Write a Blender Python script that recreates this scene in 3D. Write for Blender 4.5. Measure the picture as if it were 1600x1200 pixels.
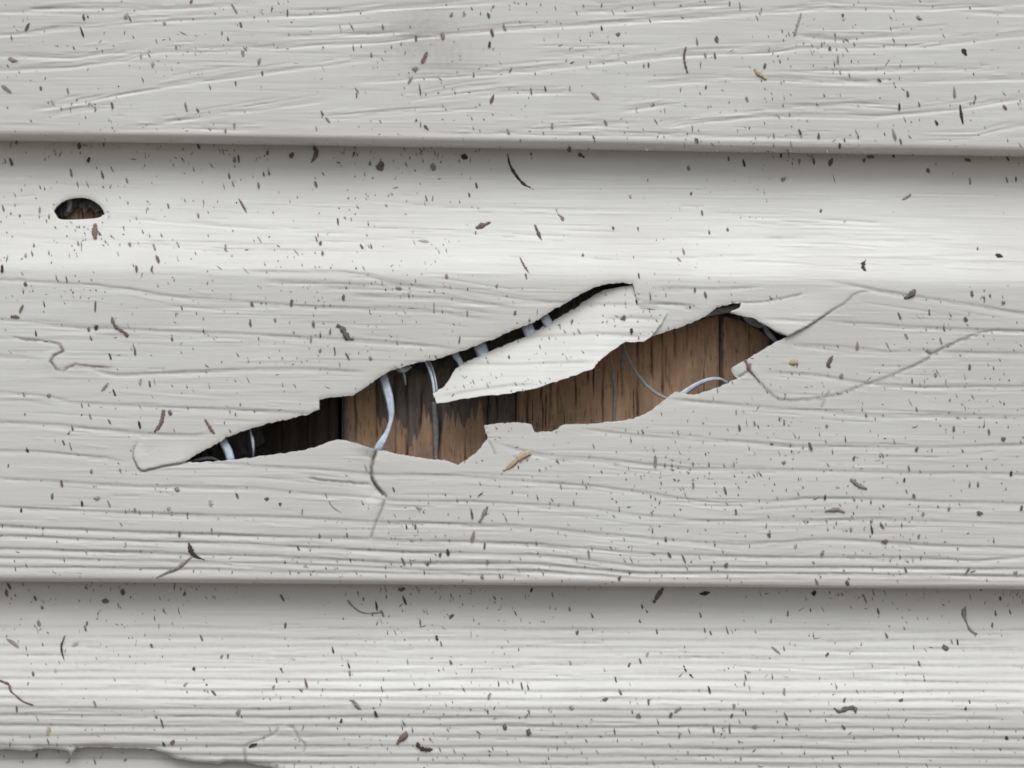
import bpy, math, random
import numpy as np
from mathutils import Matrix, Vector

for o in list(bpy.data.objects):
    bpy.data.objects.remove(o, do_unlink=True)
scene = bpy.context.scene
col = scene.collection
random.seed(7)
rng = np.random.default_rng(11)

# ------------------------------------------------------------------ scale
S = 0.265 / 1600.0        # metres of wall per photograph pixel
D = 0.45                  # camera to the flat siding face
Z0 = 0.42                 # height of the picture centre above the lawn

# ------------------------------------------------------------------ camera
cam_data = bpy.data.cameras.new("camera")
cam = bpy.data.objects.new("camera", cam_data)
col.objects.link(cam)
cam.location = (0, -D, Z0)
cam.rotation_euler = (math.radians(90), 0, 0)
cam_data.sensor_width = 36
cam_data.lens = 36 * D / 0.265
cam_data.clip_start = 0.01
cam_data.clip_end = 2000
scene.camera = cam
scene.cycles.filter_width = 1.8      # the phone's soft rendering of detail

# ------------------------------------------------------------------ light: overcast daylight
SUN_EL, SUN_AZ = 58, 8     # degrees above the lawn, degrees aside of the wall's outward direction
world = bpy.data.worlds.new("World")
scene.world = world
world.use_nodes = True
wn, wl = world.node_tree.nodes, world.node_tree.links
wn.clear()
sky = wn.new("ShaderNodeTexSky")
sky.sky_type = 'NISHITA'
sky.sun_disc = False
sky.sun_elevation = math.radians(SUN_EL)
sky.sun_rotation = math.radians(180 - SUN_AZ)
sky.dust_density = 6
sky.air_density = 1.4
grey = wn.new("ShaderNodeHueSaturation")     # cloud cover takes the blue out of the sky
grey.inputs['Saturation'].default_value = 0.30
bg = wn.new("ShaderNodeBackground")
bg.inputs['Strength'].default_value = 0.11
wo = wn.new("ShaderNodeOutputWorld")
wl.new(sky.outputs[0], grey.inputs['Color'])
wl.new(grey.outputs[0], bg.inputs['Color'])
wl.new(bg.outputs[0], wo.inputs['Surface'])

sun_data = bpy.data.lights.new("sun", 'SUN')
sun_data.energy = 1.45
sun_data.angle = math.radians(40)
sun_data.color = (1.0, 0.985, 0.96)
sun = bpy.data.objects.new("sun", sun_data)
col.objects.link(sun)
el, az = math.radians(SUN_EL), math.radians(SUN_AZ)
to_sun = Vector((math.sin(az) * math.cos(el), -math.cos(az) * math.cos(el), math.sin(el)))
sun.rotation_euler = to_sun.to_track_quat('Z', 'Y').to_euler()

vs = scene.view_settings
vs.view_transform = 'Standard'
vs.look = 'None'
vs.exposure = 0.05
vs.gamma = 1.0
vs.use_curve_mapping = False

# ------------------------------------------------------------------ helpers
def sm(a, b, x):
    t = np.clip((x - a) / (b - a), 0, 1)
    return t * t * (3 - 2 * t)

def tag(o, label=None, cat=None, group=None, kind=None):
    if label: o["label"] = label
    if cat: o["category"] = cat
    if group: o["group"] = group
    if kind: o["kind"] = kind
    return o

def empty(name, loc=(0, 0, 0)):
    o = bpy.data.objects.new(name, None)
    o.empty_display_size = 0.02
    o.location = loc
    col.objects.link(o)
    return o

def mesh_np(name, co, faces, mat, parent=None, smooth=True, attrs=None, loc=(0, 0, 0)):
    """faces: int array (n,3|4) or list of such arrays."""
    if not isinstance(faces, list):
        faces = [faces]
    me = bpy.data.meshes.new(name)
    loops = np.concatenate([f.reshape(-1) for f in faces]).astype(np.int32)
    sizes = np.concatenate([np.full(len(f), f.shape[1]) for f in faces])
    starts = np.concatenate([[0], np.cumsum(sizes)[:-1]]).astype(np.int32)
    me.vertices.add(len(co))
    me.vertices.foreach_set("co", np.asarray(co, dtype=np.float32).reshape(-1))
    me.loops.add(len(loops))
    me.loops.foreach_set("vertex_index", loops)
    me.polygons.add(len(sizes))
    me.polygons.foreach_set("loop_start", starts)
    if smooth:
        me.polygons.foreach_set("use_smooth", np.ones(len(sizes), dtype=bool))
    me.update(calc_edges=True)
    for k, v in (attrs or {}).items():
        a = me.attributes.new(k, 'FLOAT', 'POINT')
        a.data.foreach_set("value", np.asarray(v, dtype=np.float32))
    for m in (mat if isinstance(mat, list) else [mat]):
        me.materials.append(m)
    o = bpy.data.objects.new(name, me)
    o.location = loc
    col.objects.link(o)
    if parent: o.parent = parent
    return o

def in_poly(x, y, P):
    inside = np.zeros(x.shape, bool)
    n = len(P)
    for i in range(n):
        x0, y0 = P[i]; x1, y1 = P[(i + 1) % n]
        if y0 == y1: continue
        c = ((y0 > y) != (y1 > y)) & (x < (x1 - x0) * (y - y0) / (y1 - y0) + x0)
        inside ^= c
    return inside

def near_line(x, y, P, closed=False):
    """distance, nearest point, side (+ = right of travel on screen) and arc fraction to a polyline"""
    best = np.full(x.shape, 1e9); bx = np.zeros(x.shape); by = np.zeros(x.shape)
    side = np.zeros(x.shape); arc = np.zeros(x.shape)
    n = len(P); tot = 0.0
    segs = [(P[i], P[(i + 1) % n]) for i in range(n if closed else n - 1)]
    L = sum(math.hypot(b[0] - a[0], b[1] - a[1]) for a, b in segs)
    for (ax, ay), (cx, cy) in segs:
        ex, ey = cx - ax, cy - ay
        l2 = ex * ex + ey * ey + 1e-9
        t = np.clip(((x - ax) * ex + (y - ay) * ey) / l2, 0, 1)
        qx, qy = ax + t * ex, ay + t * ey
        d = np.hypot(x - qx, y - qy)
        m = d < best
        best[m] = d[m]; bx[m] = qx[m]; by[m] = qy[m]
        side[m] = (ex * (y - ay) - ey * (x - ax))[m]
        arc[m] = (tot + t * math.sqrt(l2))[m] / L
        tot += math.sqrt(l2)
    return best, bx, by, np.sign(side), arc

def ragged(P, step=5.0, amp=0.7, seed=0):
    r = random.Random(seed)
    out = []
    n = len(P)
    for i in range(n):
        a, b = P[i], P[(i + 1) % n]
        l = math.hypot(b[0] - a[0], b[1] - a[1])
        k = max(1, int(l / step))
        out.append(a)
        for j in range(1, k):
            t = j / k
            out.append((a[0] + (b[0] - a[0]) * t + r.uniform(-amp, amp),
                        a[1] + (b[1] - a[1]) * t + r.uniform(-amp, amp)))
    return out

def smooth_line(P, n=24):
    """Catmull-Rom through the points (tuples of any length)"""
    P = [np.array(p, float) for p in P]
    if len(P) == 2:
        return [P[0] + (P[1] - P[0]) * t for t in np.linspace(0, 1, max(3, n // 3))]
    Q = [2 * P[0] - P[1]] + P + [2 * P[-1] - P[-2]]
    out = []
    m = max(2, n // (len(P) - 1))
    for i in range(1, len(Q) - 2):
        for j in range(m):
            t = j / m
            a, b, c, d = Q[i - 1], Q[i], Q[i + 1], Q[i + 2]
            out.append(0.5 * ((2 * b) + (c - a) * t + (2 * a - 5 * b + 4 * c - d) * t * t + (3 * b - a - 3 * c + d) * t ** 3))
    out.append(P[-1])
    return out

# ------------------------------------------------------------------ materials
def new_mat(name):
    m = bpy.data.materials.new(name)
    m.use_nodes = True
    n = m.node_tree.nodes; l = m.node_tree.links
    return m, n, l, n["Principled BSDF"]

def plain_mat(name, rgb, rough=0.8, var=0.25, scale=900, spec=0.3):
    m, n, l, b = new_mat(name)
    b.inputs['Roughness'].default_value = rough
    b.inputs['Specular IOR Level'].default_value = spec
    g = n.new("ShaderNodeNewGeometry")
    t = n.new("ShaderNodeTexNoise"); t.inputs['Scale'].default_value = scale; t.inputs['Detail'].default_value = 4
    l.new(g.outputs['Position'], t.inputs['Vector'])
    r = n.new("ShaderNodeValToRGB")
    r.color_ramp.elements[0].position = 0.3; r.color_ramp.elements[1].position = 0.7
    r.color_ramp.elements[0].color = tuple(c * (1 - var) for c in rgb) + (1,)
    r.color_ramp.elements[1].color = tuple(c * (1 + var) for c in rgb) + (1,)
    l.new(t.outputs['Fac'], r.inputs['Fac'])
    l.new(r.outputs[0], b.inputs['Base Color'])
    return m

def noise(n, l, vec, scale, detail=4, sc=(1, 1, 1), rough=0.5):
    mp = n.new("ShaderNodeMapping"); mp.inputs['Scale'].default_value = sc
    l.new(vec, mp.inputs['Vector'])
    t = n.new("ShaderNodeTexNoise"); t.inputs['Scale'].default_value = scale
    t.inputs['Detail'].default_value = detail; t.inputs['Roughness'].default_value = rough
    l.new(mp.outputs[0], t.inputs['Vector'])
    return t.outputs['Fac']

def ramp(n, l, fac, stops):
    r = n.new("ShaderNodeValToRGB")
    e = r.color_ramp.elements
    while len(e) < len(stops): e.new(0.5)
    for i, (p, c) in enumerate(stops):
        e[i].position = p
        e[i].color = (c, c, c, 1) if isinstance(c, (int, float)) else tuple(c) + (1,)
    l.new(fac, r.inputs['Fac'])
    return r.outputs['Color']

def mix(n, l, fac, a, b, mode='MIX'):
    m = n.new("ShaderNodeMix"); m.data_type = 'RGBA'; m.blend_type = mode
    for s, v in ((0, fac), (6, a), (7, b)):
        if isinstance(v, (int, float)): m.inputs[s].default_value = v
        elif isinstance(v, tuple): m.inputs[s].default_value = v + (1,)
        else: l.new(v, m.inputs[s])
    return m.outputs[2]

def vinyl_material():
    m, n, l, b = new_mat("vinyl")
    g = n.new("ShaderNodeNewGeometry"); P = g.outputs['Position']
    fine = noise(n, l, P, 260, 6, (0.12, 1, 1.0))
    film = noise(n, l, P, 38, 7, (0.6, 1, 1.0), 0.62)
    blot = noise(n, l, P, 13, 5, (0.8, 1, 1.0), 0.55)
    c = mix(n, l, ramp(n, l, film, [(0.35, 0.0), (0.7, 1.0)]), (0.617, 0.636, 0.633), (0.572, 0.584, 0.573))
    c = mix(n, l, ramp(n, l, blot, [(0.48, 0.0), (0.70, 0.8)]), c, (0.535, 0.545, 0.53))
    c = mix(n, l, ramp(n, l, fine, [(0.45, 0.0), (0.75, 0.5)]), c, (0.538, 0.552, 0.54))
    # dirt settled in cracks and smears, and a darker line along grain grooves (own shape, from the mesh)
    a = n.new("ShaderNodeAttribute"); a.attribute_name = "grime_and_dark"
    brk = noise(n, l, P, 700, 3)
    gm = n.new("ShaderNodeMath"); gm.operation = 'MULTIPLY'
    l.new(a.outputs['Fac'], gm.inputs[0])
    l.new(ramp(n, l, brk, [(0.25, 0.45), (0.6, 1.0)]), gm.inputs[1])
    c = mix(n, l, gm.outputs[0], c, (0.16, 0.14, 0.12))
    l.new(c, b.inputs['Base Color'])
    rr = ramp(n, l, film, [(0.3, 0.38), (0.75, 0.56)])
    l.new(rr, b.inputs['Roughness'])
    b.inputs['Specular IOR Level'].default_value = 0.42
    # fine drawn-grain relief and grit
    f2 = noise(n, l, P, 520, 4, (0.05, 1, 1.0), 0.6)
    grit = noise(n, l, P, 2600, 2)
    bp = n.new("ShaderNodeBump"); bp.inputs['Distance'].default_value = 0.00022; bp.inputs['Strength'].default_value = 0.5
    l.new(f2, bp.inputs['Height'])
    bp2 = n.new("ShaderNodeBump"); bp2.inputs['Distance'].default_value = 0.00004; bp2.inputs['Strength'].default_value = 0.5
    l.new(grit, bp2.inputs['Height']); l.new(bp.outputs[0], bp2.inputs['Normal'])
    l.new(bp2.outputs[0], b.inputs['Normal'])
    return m

def wood_material():
    m, n, l, b = new_mat("weathered_wood")
    g = n.new("ShaderNodeNewGeometry"); P = g.outputs['Position']
    grain = noise(n, l, P, 700, 8, (1, 1, 0.12), 0.7)
    broad = noise(n, l, P, 110, 5, (1, 1, 0.5), 0.65)
    chip = noise(n, l, P, 620, 8, (1, 1, 0.42), 0.75)
    hair = noise(n, l, P, 900, 3, (1, 1, 0.055), 0.5)
    c = ramp(n, l, grain, [(0.25, (0.32, 0.208, 0.138)), (0.5, (0.45, 0.30, 0.20)), (0.75, (0.56, 0.39, 0.27))])
    c = mix(n, l, ramp(n, l, broad, [(0.38, 0.6), (0.6, 0.0)]), c, (0.25, 0.18, 0.135))
    c = mix(n, l, ramp(n, l, chip, [(0.60, 0.0), (0.66, 0.45)]), c, (0.54, 0.40, 0.285))
    c = mix(n, l, ramp(n, l, chip, [(0.36, 0.75), (0.40, 0.0)]), c, (0.13, 0.09, 0.068))
    c = mix(n, l, ramp(n, l, hair, [(0.315, 0.9), (0.345, 0.0)]), c, (0.045, 0.032, 0.026))
    # blackened, flaking skin: the mesh says where, the chips give it a broken outline
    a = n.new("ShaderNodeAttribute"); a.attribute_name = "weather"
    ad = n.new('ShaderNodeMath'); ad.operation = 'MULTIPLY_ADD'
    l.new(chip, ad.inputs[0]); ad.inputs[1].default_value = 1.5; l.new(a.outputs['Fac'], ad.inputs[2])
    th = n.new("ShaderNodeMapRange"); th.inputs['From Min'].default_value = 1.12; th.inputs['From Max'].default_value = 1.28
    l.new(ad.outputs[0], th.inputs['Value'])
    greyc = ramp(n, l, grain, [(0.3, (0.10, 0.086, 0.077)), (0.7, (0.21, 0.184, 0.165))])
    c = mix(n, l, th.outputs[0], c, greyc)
    k = n.new("ShaderNodeAttribute"); k.attribute_name = "split"
    c = mix(n, l, k.outputs['Fac'], c, (0.025, 0.02, 0.017))
    l.new(c, b.inputs['Base Color'])
    b.inputs['Roughness'].default_value = 0.9
    b.inputs['Specular IOR Level'].default_value = 0.15
    bp = n.new("ShaderNodeBump"); bp.inputs['Distance'].default_value = 0.0005; bp.inputs['Strength'].default_value = 0.6
    bp2 = n.new('ShaderNodeBump'); bp2.inputs['Distance'].default_value = 0.0006; bp2.inputs['Strength'].default_value = 0.8
    l.new(grain, bp.inputs['Height']); l.new(chip, bp2.inputs['Height'])
    l.new(bp.outputs[0], bp2.inputs['Normal']); l.new(bp2.outputs[0], b.inputs['Normal'])
    return m

def wrap_material():
    m, n, l, b = new_mat("house_wrap")
    g = n.new("ShaderNodeNewGeometry")
    f = noise(n, l, g.outputs['Position'], 900, 3)
    c = ramp(n, l, f, [(0.3, (0.40, 0.48, 0.60)), (0.7, (0.60, 0.69, 0.82))])
    l.new(c, b.inputs['Base Color'])
    b.inputs['Roughness'].default_value = 0.35
    b.inputs['Specular IOR Level'].default_value = 0.5
    return m

VINYL = vinyl_material()
WOOD = wood_material()
WRAP = wrap_material()
WRAP_GREY = plain_mat("dusty_house_wrap", (0.24, 0.25, 0.27), 0.6)
TONES = [plain_mat("debris_black", (0.062, 0.054, 0.049), 0.95, .4, 2500, .15),
         plain_mat("debris_dark", (0.155, 0.136, 0.122), 0.95, .4, 2500, .15),
         plain_mat("debris_brown_grey", (0.26, 0.24, 0.222), 0.95, .35, 2500, .15),
         plain_mat("debris_pale_grey", (0.37, 0.36, 0.34), 0.95, .25, 2500, .15),
         plain_mat("debris_red_brown", (0.20, 0.15, 0.125), 0.95, .4, 2500, .15),
         plain_mat("debris_straw", (0.46, 0.385, 0.29), 0.9, .3, 2500, .15)]

# ------------------------------------------------------------------ ground (lawn below the wall, out of the picture)
def ground():
    m, n, l, b = new_mat("lawn")
    g = n.new("ShaderNodeNewGeometry")
    f = noise(n, l, g.outputs['Position'], 9, 6)
    l.new(ramp(n, l, f, [(0.3, (0.09, 0.078, 0.058)), (0.7, (0.24, 0.208, 0.16))]), b.inputs['Base Color'])
    b.inputs['Roughness'].default_value = 1
    N = 40
    e = np.sign(np.linspace(-1, 1, N)) * np.abs(np.linspace(-1, 1, N)) ** 3 * 600
    X, Y = np.meshgrid(e, e)
    Zg = rng.uniform(-0.012, 0.012, X.shape)
    co = np.stack([X, Y, Zg], -1).reshape(-1, 3)
    i = np.arange((N - 1) * N).reshape(N - 1, N)[:, :-1].reshape(-1)
    o = mesh_np("ground", co, np.stack([i, i + 1, i + N + 1, i + N], 1), m)
    tag(o, kind="structure")
ground()

# ------------------------------------------------------------------ the siding's profile
# wall coordinates are photograph pixels at the flat face: u to the right, v downwards
def lip(k, u):
    """v of the lower lip of course k (0 = top course in view)"""
    uc = np.clip(u, -200, 1800)
    base = {0: (214.0, 0.0156), 1: (909.5, 0.0078)}
    if k in base:
        a, s = base[k]
    else:
        a, s = (214.0 + 690.0 * k, 0.0156 if k < 0 else 0.0078)
    return a + s * uc + 0.010 * (u - uc)

EDGE = {0: 200.0, 1: 203.0, 2: 186.0}

def profile(k, w):
    """depth in mm behind the flat face, w = pixels below the lip above"""
    e = EDGE.get(k, 196.0)
    t = np.clip((w - 12) / (e - 12), 0, 2)
    raw = 8.2 * (1 - t ** 1.85)
    d = 0.5 * (raw + np.sqrt(raw * raw + 0.9))      # soft knee on to the face
    up = 8.2 + 0.9 * (12 - np.clip(w, -80, 12)) / 40
    return np.where(w < 12, up, d) - 0.04

LIP_R = 12.0

def grid_cols(fine, lo=-25, hi=1625):
    a = np.arange(lo, hi + fine, fine)
    r = [a[-1] + 6]
    while r[-1] < 6200: r.append(r[-1] + max(8, 0.22 * (r[-1] - a[-1])))
    l = [a[0] - 6]
    while l[-1] > -4600: l.append(l[-1] - max(8, 0.22 * (a[0] - l[-1])))
    return np.concatenate([l[::-1], a, r])

# grain grooves traced along the boards (photograph pixels)
GRAIN = {
 0: ["0 56 100 47 225 35 400 29 525 23 625 14 800 3", "0 112 112 107 200 95 235 83 400 80 600 67 650 60 800 46 1000 35 1200 21 1287 15 1450 17 1600 8",
     "40 176 60 170 125 163 187 150 300 130 400 118 500 105 590 93", "225 196 312 185 400 173 525 156", "60 187 120 174 200 165",
     "550 131 700 121 800 115 925 101 1075 88 1200 83 1250 75 1425 75 1600 57", "625 161 725 144 800 137", "725 152 800 147 900 146",
     "960 177 1072 160", "1000 135 1075 129 1200 125 1300 130 1400 131 1600 125", "1025 206 1062 195 1112 189 1200 183 1375 185 1500 172 1600 155",
     "1425 220 1525 217 1600 197", "150 205 300 203 420 206", "420 60 520 58 650 50", "0 20 120 14 260 16 400 8", "880 20 1000 18 1150 8",
     "0 88 120 92 240 75", "1230 60 1330 63 1500 52", "1230 112 1420 112 1560 108", "1180 170 1330 166 1420 172", "830 90 960 86", "500 188 640 176 760 170", "800 203 900 199 1000 192", "640 210 900 212 1100 215 1350 219", "1500 20 1600 24"],
 1: ["0 437 150 446 212 453 262 463 300 466 380 472 480 479 655 483 780 501", "380 424 530 426 580 432 605 441 705 452 830 470 905 474", "400 440 530 444 630 447 700 455",
     "0 499 75 506 131 512 200 515 380 522 530 530 630 537 730 546", "0 528 15 526", "0 556 75 560", "120 570 180 586 280 581 405 577 480 577 580 582",
     "0 612 75 620 112 629 175 632 275 637 350 640 400 642 492 646", "0 660 87 664 150 670 212 676 300 680 345 676", "0 704 62 707 175 716 207 718",
     "0 747 75 752 150 757 250 761 400 762 440 767 565 777 615 782 740 785 840 789 900 793 1000 806 1112 815 1375 813 1600 819",
     "300 722 440 730 590 741 715 744 840 753 920 758 1000 769 1075 781 1131 787 1262 779 1375 781 1600 788",
     "765 690 830 708 880 714 940 717 1000 724 1075 732 1187 734 1375 738 1600 742",
     "890 668 940 674 1000 681 1150 689 1240 697 1450 699 1600 695", "1040 624 1130 630 1247 640 1365 648 1600 651",
     "1183 580 1277 587 1350 599 1438 605 1600 604", "1227 537 1380 548 1600 553", "1180 498 1336 505 1482 514 1600 518",
     "1289 438 1365 452 1438 464 1600 490", "990 471 1065 476 1100 487", "1010 450 1100 452 1200 448",
     "0 792 75 795 175 801 275 804 400 807 590 816 840 824 1000 841 1150 852 1300 843 1450 852 1600 857",
     "0 822 100 827 225 832 400 838 640 845 840 850 1000 866 1187 871 1375 871 1525 877 1600 870",
     "0 837 125 842 250 847 400 851 540 859 640 864 840 867 1000 886 1300 887 1600 890", "0 858 200 863 440 870 640 880 840 882 1000 896 1300 897 1600 901",
     "0 872 200 876 440 881 590 887 690 892 840 893 1000 905 1600 911", "0 886 300 890 600 897 840 900", "540 462 700 466 820 482",
     "150 340 400 352 700 360 1000 372 1300 366 1600 388", "0 368 300 378 500 381", "820 395 1000 402 1200 398 1600 410", "560 310 800 322 1000 326 1180 335 1400 345", "0 318 60 314"],
 2: [],
}

def grain_field(k, U, V, u, fade_lip):
    H = np.zeros(U.shape); GR = np.zeros(U.shape)
    lines = [list(zip(*[iter([float(q) for q in s.split()])] * 2)) for s in GRAIN.get(k, [])]
    amps = None
    if k == 2:
        rr = random.Random(5)
        y = 985.0
        lines = []
        amps = []
        while y < 1590:
            pts = []; off = 0; x = -30
            while x < 1700:
                pts.append((x, y + 0.004 * x + off + rr.uniform(-1.0, 1.0))); off += rr.uniform(-1.0, 1.0) * 1.1; off *= .8; x += rr.uniform(70, 150)
            lines.append(pts)
            amps.append((0.28 if y < 1060 else 1.15) * rr.uniform(0.7, 1.15))
            y += rr.uniform(11.5, 17)
    if k not in (0, 1, 2):
        return H, GR
    for li, P in enumerate(lines):
        px = np.array([p[0] for p in P]); py = np.array([p[1] for p in P])
        if px[0] <= 0: px = np.concatenate([[-60], px]); py = np.concatenate([[py[0]], py])
        if px[-1] >= 1600: px = np.concatenate([px, [1690]]); py = np.concatenate([py, [py[-1]]])
        # smooth the trace a little
        xs = u
        yy = np.interp(xs, px, py)
        ker = np.ones(21) / 21
        fin = (xs >= -60) & (xs <= 1690)
        yy2 = np.convolve(np.pad(yy, 10, 'edge'), ker, 'valid')
        yy = np.where(fin, yy2, yy)
        r = np.random.default_rng(100 * k + li)
        wob = np.convolve(np.pad(r.normal(0, 1, len(xs)), 30, 'edge'), np.ones(61) / 61, 'valid')
        yy = yy + wob * 3.0
        x0, x1 = px[0], px[-1]
        tap = sm(x0 - 5, x0 + 45, xs) * (1 - sm(x1 - 45, x1 + 5, xs))
        var = 0.85 + 1.8 * np.convolve(np.pad(r.normal(0, 1, len(xs)), 45, 'edge'), np.ones(91) / 91, 'valid')
        yc = float(np.mean(P, axis=0)[1])
        if amps is not None:
            A = amps[li] * 1.5; wu, wd = 2.8, 4.4
        elif k == 0:
            A = 1.05; wu, wd = 6.5, 1.9
        else:
            A = 1.0 + 0.9 * float(sm(800, 850, yc)); wu, wd = 2.4, 4.8
            if yc < 420: A *= 0.35
        d = V - yy[None, :]
        prof = np.where(d < 0, np.exp(-(d / wu) ** 2), np.exp(-(d / wd) ** 2))
        GR += (0.26 if yc > 430 else 0.02) * (tap * np.clip(var, 0.5, 1.2))[None, :] * np.exp(-((d + 1) / 2.9) ** 2)  # colour darkened along each groove
        H += 0.135 * A * (tap * np.clip(var, 0.5, 1.4))[None, :] * prof
    # crisp short streaks drawn beside the grooves
    nr, nc = U.shape
    rr = random.Random(900 + k)
    vm = V[:, nc // 2]
    nface = int(np.argmax(vm)) if nr else 0
    for li, P in enumerate(lines):
        px = [p[0] for p in P]; py = [p[1] for p in P]
        L = px[-1] - px[0]
        for q in range(int(L / (17, 34, 70)[k])):
            ln = min(L, rr.choice((25, 40, 60, 90, 150)) * rr.uniform(.7, 1.3))
            x0 = rr.uniform(px[0], max(px[0] + 1, px[-1] - ln))
            off = -abs(rr.gauss(0, 8)) if k == 0 else rr.choice((abs(rr.gauss(2, 7)), rr.gauss(0, 12)))
            i0, i1 = np.searchsorted(u, x0), np.searchsorted(u, x0 + ln)
            if i1 - i0 < 6: continue
            yy = np.interp(u[i0:i1], px, py) + off + rr.uniform(-.03, .03) * (u[i0:i1] - x0)
            j0, j1 = max(0, np.searchsorted(vm[:nface], yy.min() - 22)), min(nface, np.searchsorted(vm[:nface], yy.max() + 22))
            if j1 - j0 < 3: continue
            d = V[j0:j1, i0:i1] - yy[None, :]
            t = np.linspace(0, 1, i1 - i0); e = np.clip(np.minimum(t, 1 - t) * 5, 0, 1)
            g = np.exp(-(d / rr.uniform(1.3, 2.0)) ** 2) * e[None, :]
            if rr.random() < .62:
                H[j0:j1, i0:i1] += rr.uniform(.03, .085) * g
                GR[j0:j1, i0:i1] += rr.uniform(.05, .2) * (.55, .8, .8)[k] * g
            else:
                H[j0:j1, i0:i1] -= rr.uniform(.03, .07) * (1.3 if k == 0 else 1) * g
    def streak(lx, seed, sharp):
        r = np.random.default_rng(seed)
        c = max(4, int(1650 / lx))
        kx = np.linspace(-40, 1680, c)
        a = r.normal(0, 1, (nr, c))
        j = np.clip(np.searchsorted(kx, u) - 1, 0, c - 2)
        t = np.clip((u - kx[j]) / (kx[j + 1] - kx[j]), 0, 1); t = t * t * (3 - 2 * t)
        f = a[:, j] * (1 - t) + a[:, j + 1] * t
        kv = np.exp(-np.arange(-4, 5) ** 2 / sharp); kv /= kv.sum()
        out = np.zeros_like(f)
        for q in range(-4, 5):
            out += kv[q + 4] * np.roll(f, q, axis=0)
        return out
    s = streak(70, 31 + k, 1.6) * np.clip(streak(160, 51 + k, 7.0) * 2.2, 0, 1.2)
    H += 0.05 * s + 0.010 * streak(40, 71 + k, 3.0)
    GR += 0.09 * np.clip(s, 0, 1.5)
    return H * fade_lip, np.clip(GR, 0, .4) * fade_lip

# ------------------------------------------------------------------ breaks in the siding
HOLE = [(288,722),(315,705),(345,690),(352,683),(385,672),(415,662),(450,655),(485,646),(499,640),(499,624),(515,621),(552,618),(568,607),(592,590),
        (612,578),(625,575),(650,567),(680,562),(710,552),(740,541),(775,528),(800,516),(830,505),(845,497),(860,487),(885,473),(910,458),(930,448),(950,443),(972,441),(989,443),
        (998,480),(1040,487),(1032,506),(1014,527),(1050,515),(1080,505),(1105,492),(1120,480),(1140,475),(1158,473),(1155,481),(1140,488),(1160,494),(1175,496),(1190,505),(1210,517),(1232,526),
        (1215,533),(1190,548),(1165,563),(1143,575),(1143,579),(1148,588),(1153,591),(1135,600),(1110,610),(1085,617),(1066,614),(1055,612),(1045,620),(1030,632),(1015,643),(1000,651),(975,657),(930,662),
        (880,664),(872,670),(862,675),(835,675),(830,663),(805,660),(757,664),(756,668),(762,685),(748,703),(730,718),(715,727),(705,723),(697,720),(650,715),(610,707),(590,703),
        (560,694),(545,690),(530,687),(515,690),(490,700),(450,707),(400,714),(350,720),(310,723)]
FLAP = [(990,445),(968,448),(945,452),(922,465),(887,488),(850,508),(844,514),(807,531),(767,548),(726,566),(712,576),(703,591),(692,606),(676,615),(682,630),(738,621),(790,615),(824,609),(839,606),
        (880,592),(925,577),(933,566),(959,546),(977,534),(1005,534),(1016,527),(1034,505),(1043,486),(1001,482),(995,476)]
WEEP = [(84,330),(88,323),(95,316),(105,311),(115,309),(127,308),(138,310),(148,315),(156,321),(162,329),(164,335),(158,340),(150,342),(135,343),(115,344),(100,344),(92,342)]
BREAK = [(-140,1174),(-60,1172),(0,1171),(20,1172),(48,1174),(60,1170),(85,1171),(104,1174),(110,1180),(117,1170),(140,1168),(200,1170),(240,1171),(258,1178),(275,1186),(310,1192),(340,1195),
         (352,1190),(375,1192),(400,1196),(430,1201),(452,1216),(470,1240),(380,1300),(-140,1300)]

def wall_px(px, py, d):
    """photograph pixel of a point at depth d (m) -> wall coordinates"""
    k = (D + d) / D
    return 800 + (px - 800) * k, 600 + (py - 600) * k

WEEP_W = [wall_px(x, y, 0.0065) for x, y in WEEP]

# cracks: (points, groove depth mm, half width px, step mm, step reach px, grime)
CRACKS = [
 ([(15,526),(40,531),(75,534),(93,538),(99,548),(84,556),(79,566),(88,577),(97,580),(108,574),(118,570),(140,573),(180,576)], 0.22, 2.2, 0.25, 12, 0.95),
 ([(590,702),(582,722),(580,742),(586,757),(596,769),(602,776)], 0.9, 2.4, -1.6, 26, 0.9),
 ([(602,776),(597,795),(588,815),(578,844)], 0.2, 2.0, -0.10, 14, 0.8),
 ([(480,747),(500,750),(540,754),(582,758)], 0.25, 2.4, 0.05, 14, 0.75),
 ([(1230,526),(1255,514),(1275,502),(1300,485),(1320,474),(1338,459),(1362,455)], 0.14, 2.0, 0.16, 24, 0.72),
 ([(1156,474),(1190,472),(1220,467),(1256,459)], 0.16, 2.0, 0.15, 18, 0.65),
 ([(1166,566),(1175,582),(1190,602),(1212,621),(1230,626),(1260,624),(1300,619),(1345,604),(1400,584),(1445,564),(1458,553),(1490,537),(1525,523),(1560,517),(1640,519),(1800,524)], 0.13, 2.5, 0.15, 26, 0.72),
 ([(1400,584),(1445,564),(1458,553),(1490,537),(1525,523)], 0.1, 2.6, 0.0, 10, 0.8),
 ([(1445,548),(1458,555),(1466,552)], 0.2, 3.0, 0.0, 10, 0.9),
 ([(1296,610),(1288,626),(1283,638)], 0.1, 2.2, 0.0, 10, 0.55),
 ([(1153,591),(1168,581),(1174,568)], 0.3, 2.0, 0.1, 10, 0.85),
 ([(310,720),(262,727),(240,732),(222,736),(213,726),(208,712),(210,700),(217,690)], 0.25, 1.8, 0.65, 20, 0.55),
 ([(762,685),(768,697),(774,712)], 0.15, 1.7, 0.0, 8, 0.5),
]
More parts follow.
